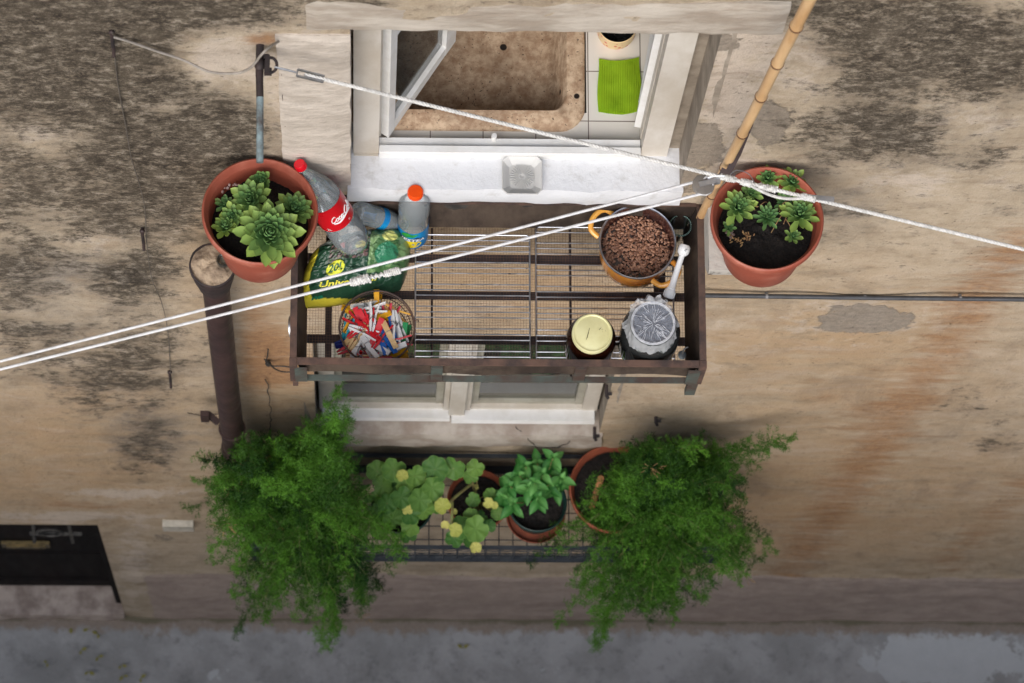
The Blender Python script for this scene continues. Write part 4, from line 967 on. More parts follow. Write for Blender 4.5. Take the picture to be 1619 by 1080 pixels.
def jar_wrap():
    t = thing('glass_jar', 'large glass jar of dark liquid sealed with crumpled cling film', 'jar', (.342, -.398, ZF+.012))
    mb = MB(); mb.lathe([(0, 0), (.075, 0), (.085, .008), (.088, .03), (.088, .16), (.082, .19), (.068, .212), (.064, .22), (.064, .236), (.067, .238), (.067, .246), (.060, .247)], 48); mb.build('glass_body', clear('jar_glass', (.62, .66, .64, 1), .03, .08, (.25, .27, .27, 1), 1.5), t)
    mb = MB(); mb.lathe([(0, .006), (.08, .008), (.0845, .03), (.0845, .15), (.078, .18), (0, .181)], 40); mb.build('contents', mat('dark_liquid', s(38, 32, 30), s(26, 24, 22), 14, .15), t)
    WR = clear('cling_film', (.96, .97, .98, 1), .22, .44, (.95, .97, .99, 1), 1.14, .35)
    WRC = clear('stretched_cling_film', (.90, .94, 1, 1), .12, .22, (.74, .80, .92, 1), 1.2)
    mb = MB(); rnd = random.Random(4)
    def fl(u, v):
        a = 2*PI*u; q = .001+.118*v
        ru = 1+.10*math.sin(7*a+1)+.08*math.sin(13*a)+.05*math.sin(23*a+2)
        if q < .062: r = q; z = .249+.0025*n3(r*math.cos(a), r*math.sin(a), 1, 60)-.004*(1-q/.062)
        else:
            k = (q-.062)/.056; ca, sa = math.cos(a), math.sin(a)
            ru = 1+.55*n3(ca*1.3, sa*1.3, 3, 1.6)
            r = .063+(.026 if sa > 0 else .016)*k*ru; z = .249-.050*k**1.2 + .020*k*n3(ca*2, sa*2, k*.6, 2.4)
            if sa > .2: z += .055*k*sa; r -= .010*k
        return (r*math.cos(a)+.004*n3(r*9, a, v, 4)*v, r*math.sin(a)+.004*n3(a*2, r*9, v, 5)*v, z+.0035*n3(r*math.cos(a), r*math.sin(a), 7, 40)*min(1, v*2))
    mb.grid(fl, 120, 40); bmesh.ops.remove_doubles(mb.bm, verts=mb.bm.verts[:], dist=1e-5); 
    for f_ in mb.bm.faces:
        if f_.calc_center_median().xy.length < .058: f_.material_index = 1
    mb.build('cling_film', [WR, WRC], t, ang=60)
    mb = MB()    # pale strands for film folds, the caught light put into their colour
    for k in range(64):      # mostly radial creases in the stretched film
        a = rnd.random()*2*PI; q0 = rnd.uniform(.002, .040); q1 = min(.060, q0+rnd.uniform(.010, .030)); da = rnd.uniform(-.25, .25)
        mb.tube(smoothpts([V((q*math.cos(a+da*t_), q*math.sin(a+da*t_), .2515+.0006*rnd.random())) for q, t_ in ((q0, 0), ((q0+q1)/2, .7), (q1, 1))], 3), .0005, 5)
    for q in (.061, .0645): mb.tube([(q*math.cos(2*PI*k/40), q*math.sin(2*PI*k/40), .251) for k in range(40)], .0012, 5, closed=True)
    mb.build('film_folds', mat('film_crease_glint', (.74, .76, .80, 1), (.5, .52, .56, 1), 60, .35), t)
jar_wrap()
c = PZ(1075, 360, ZF+.08)
r = thing('drinking_glass', 'small empty greenish drinking glass in the tray corner behind the pan', 'glass', (c.x, c.y, ZF+.012))
mb = MB(); mb.lathe([(0, 0), (.026, 0), (.029, .01), (.032, .085), (.0335, .09), (.030, .09), (.027, .012), (0, .010)], 36); mb.build('body', GLASS, r)
mb = MB(); mb.lathe([(.0336, .086), (.0344, .09), (.032, .093), (.0298, .09)], 36); mb.build('rim', clear('green_rim', (.7, .85, .8, 1), .03, .35, (.35, .55, .5, 1)), r)
# white plastic siphon
a = PZ(1081, 396, ZF+.17); b = PZ(1059, 462, ZF+.13); WPL = mat('white_plastic', (.78, .78, .78, 1), (.7, .7, .7, 1), 10, .4)
r = thing('plastic_tap', 'white plastic tap tube lying between the pan and the wrapped jar', 'plastic tap', b)
mb = MB(); d = a-b; mb.tube([d*t_ for t_ in (0, .1, .12, .3, .8, .85, 1)], [.012, .014, .012, .010, .0085, .0085, .0085], 14); mb.build('tube', WPL, r)
mb = MB(); q = V((0, 0, 1)).rotation_difference(d.normalized()).to_matrix().to_4x4(); mb.T = Matrix.Translation(d) @ q
mb.lathe([(0, -.016), (.010, -.016), (.017, -.008), (.018, .002), (.017, .012), (.012, .018), (0, .018)], 20); mb.bar((.0, -.018, .0), (.0, -.03, .002), .006, .004); mb.build('valve', WPL, r)
mb = MB(); mb.T = q; mb.lathe([(0, -.018), (.013, -.018), (.016, -.014), (.0165, .004), (.013, .010), (0, .012)], 20)
for k in range(12): mb.box((.0162*math.cos(k*PI/6), .0162*math.sin(k*PI/6), -.006), (.003, .002, .016), (0, 0, k*PI/6))
mb.build('nut', WPL, r)
c = PZ(1078, 563, ZF+.012); r = thing('clothes_hook', 'small pale grey plastic hook lying in the front right corner of the tray', 'hook', c)
mb = MB(); mb.sphere((0, 0, .012), .013, (1, 1.1, .8), 12, 8); mb.build('base', mat('pale_blue_plastic', s(190, 205, 215, K), None, 10, .4), r)
mb = MB(); mb.tube(smoothpts([(0, 0, .02), (.004, .012, .03), (.012, .018, .03), (.02, .02, .026)], 4), .0025, 6); mb.build('hook_arm', WPL, r)
# pressed-glass dish on the white sill
c = PZ(825, 281, ZS+.001); r = thing('glass_dish', 'square pressed glass dish standing on the white window sill', 'dish', (c.x, c.y, ZS+.002))
mb = MB(); PG = clear('pressed_glass', (.98, .98, .97, 1), .2, .58, (.86, .85, .82, 1), 1.3)
def oct_(rr_, cut=.24): return [(sx*rr_*(1 if k else 1-cut), sy*rr_*((1-cut) if k else 1)) for sx, sy, k in ((1, 1, 0), (-1, 1, 0), (-1, 1, 1), (-1, -1, 1), (-1, -1, 0), (1, -1, 0), (1, -1, 1), (1, 1, 1))]
rings = [[mb.v((x, y, z)) for x, y in oct_(q)] for q, z in ((.040, 0), (.054, .016), (.059, .022), (.057, .025), (.050, .02), (.044, .012), (.036, .006))]
mb.f(rings[0][::-1]); mb.f(rings[-1])
for A_, B_ in zip(rings[:-1], rings[1:]):
    for k in range(8): mb.f([A_[k], A_[(k+1) % 8], B_[(k+1) % 8], B_[k]])
mb.build('body', PG, r, ang=20)
mb = MB()
for k in range(28):
    a = 2*PI*k/28; mb.bar((.006*math.cos(a), .006*math.sin(a), .0085), (.036*math.cos(a), .036*math.sin(a), .0100), .0018, .004)
mb.build('ray_pattern', PG, r, smooth=False)

# ------------------------------------------------------------------ basket of clothes pegs
pc = PZ(596, 518, ZF+.085)
r = thing('peg_basket', 'round rusty wire basket holding the clothes pegs', 'basket', (pc.x, pc.y, ZF+.004))
Rp = .111; hp = .088
mb = MB()
mb.tube([(Rp*math.cos(a), Rp*math.sin(a), hp) for a in [2*PI*k/64 for k in range(64)]], .0028, 8, closed=True); mb.build('rim', RUST, r)
mb = MB()
def pr(q): return .072+(Rp-.072)*math.sin(q*PI/2)**.8
for q in (.02, .3, .55, .8): mb.tube([(pr(q)*math.cos(a), pr(q)*math.sin(a), hp*q+.001) for a in [2*PI*k/48 for k in range(48)]], .0013, 5, closed=True)
for k in range(72):
    for sg in (-1, 1): mb.tube([(pr(q)*math.cos(2*PI*k/72+sg*.28*q), pr(q)*math.sin(2*PI*k/72+sg*.28*q), hp*q) for q in (0, .25, .5, .75, 1)], .0006, 4, cap=False)
for k in range(14): x = -.07+.01*k+.005; y = math.sqrt(max(0, .072**2-x*x)); mb.tube([(x, -y, .001), (x, y, .001)], .0008, 4); mb.tube([(-y, x, .001), (y, x, .001)], .0008, 4)
mb.tube(smoothpts([(Rp, .02, hp), (Rp+.008, .022, hp+.004), (Rp+.012, .018, hp-.002)], 4), .002, 6)
mb.build('wire_bowl', RUST, r)
PEGC = {'white': (mat('white_peg', (.78, .78, .77, 1), (.7, .7, .68, 1), 30, .4)), 'red': mat('red_peg', s(200, 22, 36), s(180, 14, 30), 30, .4), 'teal': mat('teal_peg', s(36, 160, 176), s(24, 140, 160), 30, .4),
        'blue': mat('blue_peg', s(24, 104, 190), s(20, 80, 160), 30, .4), 'yellow': mat('yellow_peg', s(222, 164, 30), s(206, 144, 20), 30, .4), 'wooden': mat('wooden_peg', s(222, 190, 140), s(196, 158, 106), 30, .6),
        'green': mat('green_peg', s(40, 140, 80), None, 30, .4), 'pink': mat('pink_peg', s(214, 70, 90), s(196, 56, 80), 30, .4), 'navy': mat('navy_peg', s(20, 40, 110), None, 30, .4)}
SPR = mat('spring_wire', (.3, .3, .32, 1), (.2, .2, .21, 1), 30, .35, metal=.9)
def peg_mesh(m):
    mb = MB()
    for sg in (1, -1):
        pr_ = [(-.036, .0012, .0042), (-.026, .0012, .0062), (-.016, .0016, .0070), (-.006, .0036, .0068), (.004, .0030, .0066), (.016, .0052, .0086), (.030, .0086, .0112), (.037, .0098, .0118)]
        A_ = []
        for x, a_, b_ in pr_: A_.append([mb.v((x*1.1, sg*a_, -.0068)), mb.v((x*1.1, sg*b_*1.15, -.0068)), mb.v((x*1.1, sg*b_*1.15, .0068)), mb.v((x*1.1, sg*a_, .0068))])
        mb.f(A_[0]); mb.f(A_[-1][::-1])
        for a_, b_ in zip(A_[:-1], A_[1:]):
            for k in range(4): mb.f([a_[k], b_[k], b_[(k+1) % 4], a_[(k+1) % 4]])
    mb.bevel(.0009, 1)
    o = mb.build('clothes_peg', m, None, ang=50); return o
sp = MB()
for zz in (-.0078, .0078):
    sp.tube([(.001+.0036*math.cos(k*PI/5), .0036*math.sin(k*PI/5), zz) for k in range(10)], .0010, 5, closed=True)
for sg in (1, -1): sp.tube([(.002, sg*.002, .0078), (-.008, sg*.0088, .008), (-.010, sg*.0092, .0), (-.008, sg*.0088, -.008), (.002, sg*.002, -.0078)], .0009, 5)
spring0 = sp.build('spring', SPR, None)
PEG0 = {}
top = [('white', 580, 366, 6), ('white', 640, 410, 10), ('white', 652, 500, 84), ('white', 508, 772, 68), ('white', 602, 800, -58), ('white', 690, 792, -32), ('white', 850, 822, 18), ('white', 884, 572, -82), ('white', 928, 600, -76), ('white', 555, 645, -20),
       ('red', 540, 535, 108), ('red', 590, 560, 112), ('red', 622, 622, 130), ('red', 690, 655, 68), ('red', 735, 690, 58), ('red', 555, 872, -14), ('red', 430, 785, 28), ('red', 900, 738, 5), ('red', 500, 560, 140), ('red', 520, 610, 40),
       ('pink', 797, 480, 94), ('pink', 842, 500, 76), ('pink', 690, 890, 14), ('teal', 385, 600, 76), ('teal', 470, 545, 60), ('teal', 700, 570, 48), ('blue', 748, 740, -74), ('blue', 796, 735, -62), ('blue', 848, 620, -82), ('navy', 415, 725, 20), ('teal', 440, 615, 50),
       ('yellow', 447, 512, 58), ('yellow', 485, 420, -18), ('yellow', 892, 405, -28), ('yellow', 860, 880, 16), ('yellow', 720, 470, -22), ('yellow', 700, 512, 20), ('yellow', 682, 850, -42), ('yellow', 705, 345, 88), ('wooden', 822, 680, -64), ('wooden', 470, 675, 46), ('wooden', 500, 700, 60), ('green', 980, 695, 80),
       ('wooden', 530, 905, -8), ('red', 640, 560, 100), ('white', 560, 690, -30)]
SECT = lambda x, y: ('in the middle' if math.hypot(x-670, y-610) < 130 else ['at the right side', 'at the upper right', 'at the back', 'at the upper left', 'at the left side', 'at the lower left', 'at the front', 'at the lower right'][int(((math.degrees(math.atan2(610-y, x-670)) + 22.5) % 360)//45)])
rnd = random.Random(11)
LEAN = lambda a: 'lying level' if abs(math.sin(math.radians(a))) < .35 else ('pointing to the back' if abs(math.sin(math.radians(a))) > .9 else ('slanting up right' if math.tan(math.radians(a)) > 0 else 'slanting down right'))
seen = {}
def place_peg(col, x, y, z, ang, tx, ty, label):
    if col not in PEG0: PEG0[col] = peg_mesh(PEGC[col]); o = PEG0[col]
    else: o = PEG0[col].copy(); COL.objects.link(o)
    sp_ = spring0 if not seen.get('s') else spring0.copy()
    if seen.get('s'): COL.objects.link(sp_)
    seen['s'] = 1; sp_.parent = o
    o.location = (x, y, z); o.rotation_euler = (tx, ty, ang); o.scale = (1.13, 1.2, 1.2); tag(o, label, 'clothes peg', 'clothes pegs in the wire basket')
cols = list(PEGC)
for k in range(48):      # the lower layers
    q = .046*math.sqrt(rnd.random()); a = rnd.random()*2*PI; cn = rnd.choice(['white', 'red', 'yellow', 'navy', 'teal', 'red', 'blue'])
    place_peg(cn, pc.x+q*math.cos(a), pc.y+q*math.sin(a), ZF+.016+.034*(k/48), rnd.random()*6.28, rnd.uniform(-.5, .5), rnd.uniform(-.1, .1), f'{cn} clothes peg half buried deep in the basket heap')
for k, (cn, zx, zy, ang) in enumerate(top):
    zx = 675+(zx-675)*.93; zy = 612+(zy-612)*.90; p = PZ(zx/6+480, zy/6+420, ZF+.075); d = math.hypot(zx-670, zy-610)/330
    z = ZF+.052+.022*(1-d*d)+.014*((k*7) % 5)/5
    w_ = {'white': .011, 'wooden': .014, 'red': .010, 'blue': .004}.get(cn, .0)
    place_peg(cn, p.x, p.y, z+w_, math.radians(ang), rnd.choice([0, PI/2, .3, -.4, 1.2])*1.0, rnd.uniform(-.12, .12), f'{cn} clothes peg {LEAN(ang)} {SECT(zx, zy)} of the wire basket')
# ------------------------------------------------------------------ capped pipe
pt_ = PY(336, 419, -.11); pb_ = PY(371, 712, -.10)
r = thing('drain_pipe', 'brown drain pipe with a funnel head plugged with mortar', 'drain pipe', (pt_.x, pt_.y, pt_.z))
e = pb_-pt_
mb = MB(); mb.lathe([(.052, -.19), (.056, -.15), (.062, -.10), (.070, -.03), (.0715, -.012), (.0705, 0), (.066, .001), (.064, -.01), (.058, -.03), (0, -.03)], 44, wob=.012); mb.build('funnel', RUSTD, r)
mb = MB(); mb.tube([V((0, 0, -.10)), V((.002, 0, -.19)), e*.5, e*.985], [.043, .0425, .042, .0415], 32); mb.build('pipe', PIPE, r)
mb = MB(); mb.tube([e*.97, e*.975, e*.995, e], [.043, .0475, .048, .046], 32); mb.build('collar', PIPE, r)
mb = MB(); mb.tube([e, e+V((-.004, .02, -.35)), e+V((-.01, .03, -1.2))], .036, 24); mb.build('lower_pipe', mat('dark_pipe', s(46, 34, 32), s(36, 28, 27), 14, .6), r)
mb = MB(); c = e*.86
mb.bar(c+V((-.05, .02, 0)), c+V((-.09, .05, .02)), .02, .035); mb.box(c+V((-.095, .03, .05)), (.03, .02, .09)); mb.tube([c+V((.0445*math.cos(a), .0445*math.sin(a), .0)) for a in [2*PI*k/24 for k in range(24)]], .004, 6, closed=True); mb.build('clamp', PIPE, r)
mb = MB()
def mo(u, v):
    a = 2*PI*u; q = .0655*v
    return (q*math.cos(a), q*math.sin(a), -.001+.012*(1-v*v)+.010*n3(q*math.cos(a), q*math.sin(a), 2, 30))
mb.grid(mo, 48, 18); bmesh.ops.remove_doubles(mb.bm, verts=mb.bm.verts[:], dist=1e-5); mb.build('mortar_plug', MORTAR, r)
c = PZ(353, 411, pt_.z+.03); t = thing('tiny_glass', 'tiny clear glass jar set on the mortar of the pipe head', 'glass jar', (c.x, c.y, pt_.z+.004))
mb = MB(); mb.lathe([(0, 0), (.018, 0), (.021, .006), (.021, .03), (.018, .036), (.0165, .034), (.018, .028), (.018, .008), (0, .005)], 28); mb.build('body', GLASS, t)

# ------------------------------------------------------------------ clothesline post, hooks and cords
a = PY(411, 70, .0); b = V((a.x+.004, -.318, a.z-.02))
r = thing('clothesline_post', 'rusty iron post sticking out of the wall above the left pot', 'post', a)
mb = MB(); mb.tube([V((0, .02, 0)), V((0, -.09, -.005))], .0105, 16); mb.tube([V((0, -.09, -.005)), (b-a)*.45], .0098, 16); mb.sphere((0, -.055, 0), .013, (1.1, 1.6, 1.1), 12, 8)
mb.build('bar', RUSTD, r); mb = MB(); mb.tube([(b-a)*.45, (b-a)*.7, b-a], .0096, 16); mb.build('painted_bar', mat('rust_and_blue_paint', s(70, 58, 52), s(136, 156, 160), 11, .6, bump=.3, bscale=70, contrast=(.36, .56), stretch=(.6, .6, 1)), r)
c = PZ(428, 103, a.z-.0)-a
mb = MB(); mb.tube([c+V((.016*math.cos(k*PI/10), .019*math.sin(k*PI/10), .004*math.sin(k*PI/10))) for k in range(20)], .0042, 8, closed=True); mb.build('ring', RUSTD, r)
mb = MB(); mb.box(c+V((-.008, -.0, .012)), (.012, .045, .012)); mb.box(c+V((-.007, -.018, .0)), (.02, .016, .02)); mb.box(c+V((-.012, .022, .0)), (.014, .012, .018)); mb.bevel(.002); mb.build('clamp', RUSTD, r)
ringc = a+c
# thick rope
RA = ringc+V((.014, -.006, 0)); far = PZ(1760, 428, 7.20); rd_ = (far-RA); RL = rd_.length; rdn = rd_.normalized()
def onrope(px):      # point of the rope seen at photo column px
    lo, hi = 0.0, 1.0
    for _ in range(40):
        m_ = (lo+hi)/2; x, y = PROJ([RA+rd_*m_])
        if x[0] < px: lo = m_
        else: hi = m_
    return RA+rd_*lo+V((0, 0, -.010*math.sin(PI*lo)))
r = thing('thick_rope', 'thick twisted white rope stretched across the window from the iron ring', 'rope', RA)
t0 = (onrope(482)-RA).length/RL; mb = MB()
u_ = rdn.orthogonal().normalized(); b_ = rdn.cross(u_); N = 760
for st in range(3):
    pts = []
    for k in range(N+1):
        q = t0+(1-t0)*k/N; ph = 2*PI*st/3 + 2*PI*q*RL/.030
        pts.append(rd_*q+V((0, 0, -.010*math.sin(PI*q))) + (u_*math.cos(ph)+b_*math.sin(ph))*.0028)
    mb.tube(pts, .0031, 6)
mb.build('strands', ROPEW, r)
t = thing('turnbuckle', 'steel wire hook and open bracket joining rope and ring', 'turnbuckle', RA)
mb = MB(); p1 = onrope(470)-RA; p2 = onrope(512)-RA; sdv = rdn.cross(V((0, 0, 1))).normalized()*.009
mb.tube([V((-.004, 0, .004)), p1*.5+V((0, 0, .003)), p1], .0026, 8); mb.tube([V((-.004, 0, -.002)), p1*.5-V((0, 0, .003)), p1], .0022, 8); mb.build('hook_wire', GALV, t)
mb = MB(); mb.bar(p1+sdv, p2+sdv*.9, .004, .010); mb.bar(p1-sdv, p2-sdv*.9, .004, .010); mb.bar(p1+sdv, p1-sdv, .004, .010); mb.build('bracket', GALV, t, smooth=False)
# rope splice over the right pot
r2 = thing('rope_splice', 'lumpy taped rope splice with wire clips above the right pot', 'rope splice', onrope(1150))
o0 = onrope(1150); rnd = random.Random(2)
def coil(mb, a, b, turns, rad, wire, jit):
    a, b = V(a), V(b); d = (b-a); n = d.normalized(); u = n.orthogonal().normalized(); w2 = n.cross(u); pts = []
    for k in range(turns*12+1):
        q = k/(turns*12); rr_ = rad*(1+rnd.uniform(-jit, jit)); pts.append(a+d*q+(u*math.cos(2*PI*turns*q)+w2*math.sin(2*PI*turns*q))*rr_)
    mb.tube(pts, wire, 6)
mb = MB()
coil(mb, onrope(1140)-o0, onrope(1163)-o0, 8, .0065, .0030, .2); coil(mb, onrope(1172)-o0, onrope(1188)-o0, 8, .007, .0032, .2); coil(mb, onrope(1200)-o0, onrope(1228)-o0, 9, .007, .0032, .25); coil(mb, onrope(1268)-o0, onrope(1290)-o0, 8, .007, .0032, .2)
dn = V((0, -.012, 0))
for st in range(3):
    p_, q_ = onrope(1180)-o0, onrope(1278)-o0
    mb.tube([p_.lerp(q_, k/120)+dn*math.sin(PI*k/120)*1.6+V((0, math.cos(2*PI*st/3+k*.7), math.sin(2*PI*st/3+k*.7)))*.0022 for k in range(121)], .0025, 6)
mb.build('bindings', ROPEW, r2)
mb = MB(); p_ = onrope(1290)-o0; mb.bar(p_+V((-.02, .006, .004)), p_+V((.05, .0, .004)), .013, .004); mb.build('wire_clip', GALV, r2); mb = MB(); q_ = onrope(1140)-o0; mb.tube([q_+V((.01, .0, .006)), q_+V((-.02, .0, .004)), q_+V((-.035, -.004, 0))], .004, 8); mb.build('wire_clip', GALV, r2); mb = MB()
mb.tube(smoothpts([onrope(1150)-o0, onrope(1165)-o0+V((.0, .028, .0)), onrope(1185)-o0+V((0, .026, 0)), onrope(1195)-o0], 6), .0012, 6); mb.build('wire_clip', GALV, r2)
# pulley and the twin thin line
pz = onrope(1135).z-.012; pc2 = PZ(1112, 293, pz)
r = thing('pulley', 'grey flat clothesline pulley hooked to the thick rope', 'pulley', pc2)
mb = MB(); mb.T = Euler((math.radians(-8), math.radians(6), 0)).to_matrix().to_4x4()
mb.lathe([(0, -.006), (.028, -.006), (.030, -.005), (.025, -.001), (.025, .001), (.030, .005), (.028, .006), (0, .006)], 36); mb.build('wheel', mat('grey_nylon', s(128, 122, 114), s(110, 104, 98), 20, .5), r)
mb = MB(); mb.bar((-.012, 0, .008), (.045, .014, .008), .014, .002); mb.bar((-.012, 0, -.008), (.045, .014, -.008), .014, .002); mb.tube([(.045, .014, -.008), (.045, .014, .008)], .003, 8); mb.build('cheek_plates', GALV, r)
t = thing('thin_clothesline', 'pair of thin white lines running from the pulley to the left edge', 'clothesline', pc2)
L1 = PZ(-90, 594, pz-.25); L2 = PZ(-90, 606, pz-.27)
mb = MB()
up1 = PZ(1112, 284, pz); lo1 = PZ(1106, 307, pz)
def sag(p, q, n, dz): return [p.lerp(q, k/n)+V((0, 0, -dz*math.sin(PI*k/n))) for k in range(n+1)]
loop = sag(L1, up1, 40, .012) + [pc2+V((.026*math.cos(a), .026*math.sin(a), 0)) for a in (1.2, .7, .2, -.3, -.8, -1.3)] + sag(lo1, L2, 40, .012)
mb.tube([p-pc2 for p in loop], .0040, 8); mb.build('line', LINEW, t)
k0 = [p for p in sag(lo1, L2, 200, .012)]; kx = PROJ(k0)[0]
def online(px): return k0[int(np.argmin(abs(kx-px)))]-pc2
mb = MB(); coil(mb, online(585), online(552), 8, .0075, .0040, .18); coil(mb, online(583), online(560), 5, .0095, .0038, .2); coil(mb, online(634), online(606), 8, .0070, .0038, .2); coil(mb, online(606), online(585), 3, .005, .003, .2)
mb.build('knot', ROPEW, t)
# flat bar behind the rope on the right, bamboo pole
a = PY(1189, 198, 0); b = PZ(1146, 284, a.z-.04)
r = thing('flat_iron_bar', 'short dark flat iron bar sticking out of the wall beside the bamboo', 'iron bar', a)
mb = MB(); d = b-a; mb.bar(V((0, .02, 0))-d*.02, d*.55, .020, .006); mb.bar(d*.55, d*.86, .018, .006); mb.bar(d*.84, d, .044, .007); mb.build('bar', mat('dark_flat_iron', s(70, 52, 50), s(54, 42, 42), 14, .55), r, smooth=False)
a = PZ(1110, 338, ZR+.02); b = PZ(1295, -30, 8.75)
r = thing('bamboo_pole', 'long slanting bamboo pole leaning from the tray corner', 'bamboo pole', a)
d = b-a; n = 9; mb = MB(); mb2 = MB(); u_ = d.orthogonal().normalized()
ks = [-.06, .10, .24, .40, .56, .70, .84, 1.0, 1.2]
pts = []; rs = []
for i, k in enumerate(ks):
    R_ = .0128+.0028*k; bend = u_*.002*math.sin(i*2.1)
    for dk, rr_ in ((-.012, 1.0), (-.004, 1.10), (0, 1.16), (.004, 1.08), (.012, .98)): pts.append(d*(k+dk)+bend); rs.append(R_*rr_)
    mb2.tube([d*(k-.002)+bend, d*(k+.002)+bend], R_*1.19, 20)
mb.tube(pts, rs, 20); mb.build('cane', BAMBOO, r); mb2.build('nodes', BAMBOOD, r)
# wall hooks, sagging cord, thin cable
CORD = mat('grey_cord', s(112, 104, 94, K), s(84, 76, 68, K), 30, .6)
h1 = PY(178, 50, -.01)
r = thing('cable', 'thin grey cable running down the stained wall left of the pot', 'cable', h1)
pts = [PY(x, y, -.012) for x, y in ((178, 52), (186, 130), (198, 195), (208, 250), (220, 290), (229, 330), (232, 385), (240, 440), (256, 480), (266, 530), (270, 600))]
mb = MB(); mb.tube([p-h1 for p in smoothpts(pts, 8)], [.0020]*(6*8)+[.0014]*(4*8+1), 6); mb.build('wire', CORD, r)
r = thing('grey_cord', 'loose grey cord sagging from a wall hook to the iron post', 'cord', h1)
pts = [PY(178, 58, -.014), PY(205, 66, -.014), PY(245, 80, -.018), PY(290, 95, -.03), PY(330, 113, -.06), PY(370, 116, -.07), PY(395, 108, -.07), PY(412, 88, -.07), PY(425, 75, -.05), PY(440, 66, -.01)]
mb = MB(); mb.tube([p-h1 for p in smoothpts(pts, 8)], .0036, 8); mb.build('strand', mat('pale_cord', s(176, 168, 158, K), s(150, 142, 132, K), 30, .55), r)
for px, py, lab in ((178, 55, 'rusty hook holding the top of the grey cable'), (226, 368, 'rusty hook half way down the grey cable'), (269, 590, 'rusty hook at the lower end of the grey cable')):
    c = PY(px, py, 0); r = thing('wall_hook', lab, 'hook', c, group='rusty hooks along the cable')
    mb = MB(); mb.tube([(0, .02, .03), (0, -.012, .03), (.001, -.024, .0), (.0, -.022, -.05), (.0, -.034, -.07)], .0050, 8); mb.sphere((0, -.006, .035), .009, (1, .8, 1), 8, 6); mb.build('hook_bar', RUSTD, r)
# conduit with clips at the right
a = PY(1104, 467, -.02); b = PY(1700, 474, -.02)
r = thing('conduit', 'dark grey cable pipe clipped along the wall right of the tray', 'cable pipe', a)
mb = MB(); mb.tube([V((0, 0, 0)), (b-a)*.5+V((0, -.002, .002)), b-a], .0078, 14); mb.build('pipe', mat('grey_conduit', s(66, 68, 72), s(48, 50, 54), 20, .5), r)
for px in (1212, 1368, 1520):
    c = PY(px, 469, -.02)-a; c = V((c.x, 0, (b-a).z*c.x/(b-a).x))
    mb = MB(); mb.tube([c+V((-.004, 0, 0)), c+V((.004, 0, 0))], .0092, 14); mb.box(c+V((0, .008, -.014)), (.009, .014, .022)); mb.build('clip', mat('clip_plastic', s(130, 130, 130), None, 20, .5), r)
# little loose wires and nails left of the tray
r = thing('wire_stub', 'frayed black wire stub tied to the corner of the tray', 'wire', PY(424, 575, -.02))
mb = MB(); o0 = PY(424, 575, -.02)
for P_ in (((418, 568), (430, 578), (446, 579), (464, 581)), ((428, 578), (436, 584), (448, 588), (462, 588)), ((424, 552), (423, 562), (420, 572))): mb.tube([p-o0 for p in smoothpts([PY(x, y, -.03) for x, y in P_], 5)], .0026, 6)
mb.sphere((.0, .0, -.0), .011, (1, 1, 1.6), 8, 6); mb.build('strand', mat('black_wire', (.02, .02, .02, 1), (.04, .035, .03, 1), 20, .6), r)
for px, py, lab in ((959, 617, 'rusty latch hook beside the lower window'), (1037, 660, 'rusty nail stub in the plaster right of the lower window'), (940, 684, 'rusty nail at the end of the lower sill')):
    c = PY(px, py, 0); r = thing('iron_stub', lab, 'nail', c)
    mb = MB(); mb.tube([(0, .02, 0), (0, -.02, 0), (.006, -.026, -.012)], .006, 8); mb.box((.008, -.012, -.004), (.022, .010, .012)); mb.build('shank', RUSTD, r)
# crack lines in sill and plaster
def crack(P_, m, lab, y=-.022, wd=.0028):
    pts = [PY(x, yy, y) for x, yy in P_]
    if y < -.019: pts = [PZ(x, yy, 3.566) if PZ(x, yy, 3.566).y > -.016 else PY(x, yy, -.024) for x, yy in P_]
    fine = []
    for p, q in zip(pts[:-1], pts[1:]):
        for k in range(6): fine.append(p.lerp(q, k/6)+V((random.uniform(-.004, .004), 0, random.uniform(-.006, .006))))
    mb = MB(); mb.tube(fine, [wd*random.uniform(.5, 1.2) for _ in fine], 5)
    o = mb.build('crack', m, house); o['label'] = lab
CRK = mat('crack_dark', s(70, 62, 55), None, 20, .95)
crack(((812, 672), (824, 682), (836, 696), (850, 708), (880, 708), (896, 702), (903, 697)), CRK, 'dark crack across the lower stone sill', -.020, .0018)
crack(((446, 66), (447, 110), (449, 160), (451, 200), (452, 240)), CRK, 'vertical joint beside the pale jamb stone', -.006, .0013)
crack(((421, 600), (424, 620), (428, 650), (427, 678), (425, 700)), CRK, 'crack down the ochre pillar', -.010, .0022)
crack(((296, 652), (320, 658), (345, 654), (362, 660)), CRK, 'thin crack behind the drain pipe', -.006, .002)
# small white box on the wall near the door
a = PY(282, 823, 0); r = thing('wall_box', 'small white box fixed to the wall right of the dark door', 'box', a)
mb = MB(); mb.box((0, -.018, 0), (.125, .036, .09)); mb.bevel(.006); mb.build('cover', mat('white_box', s(200, 194, 180), s(170, 164, 150), 20, .5), r)

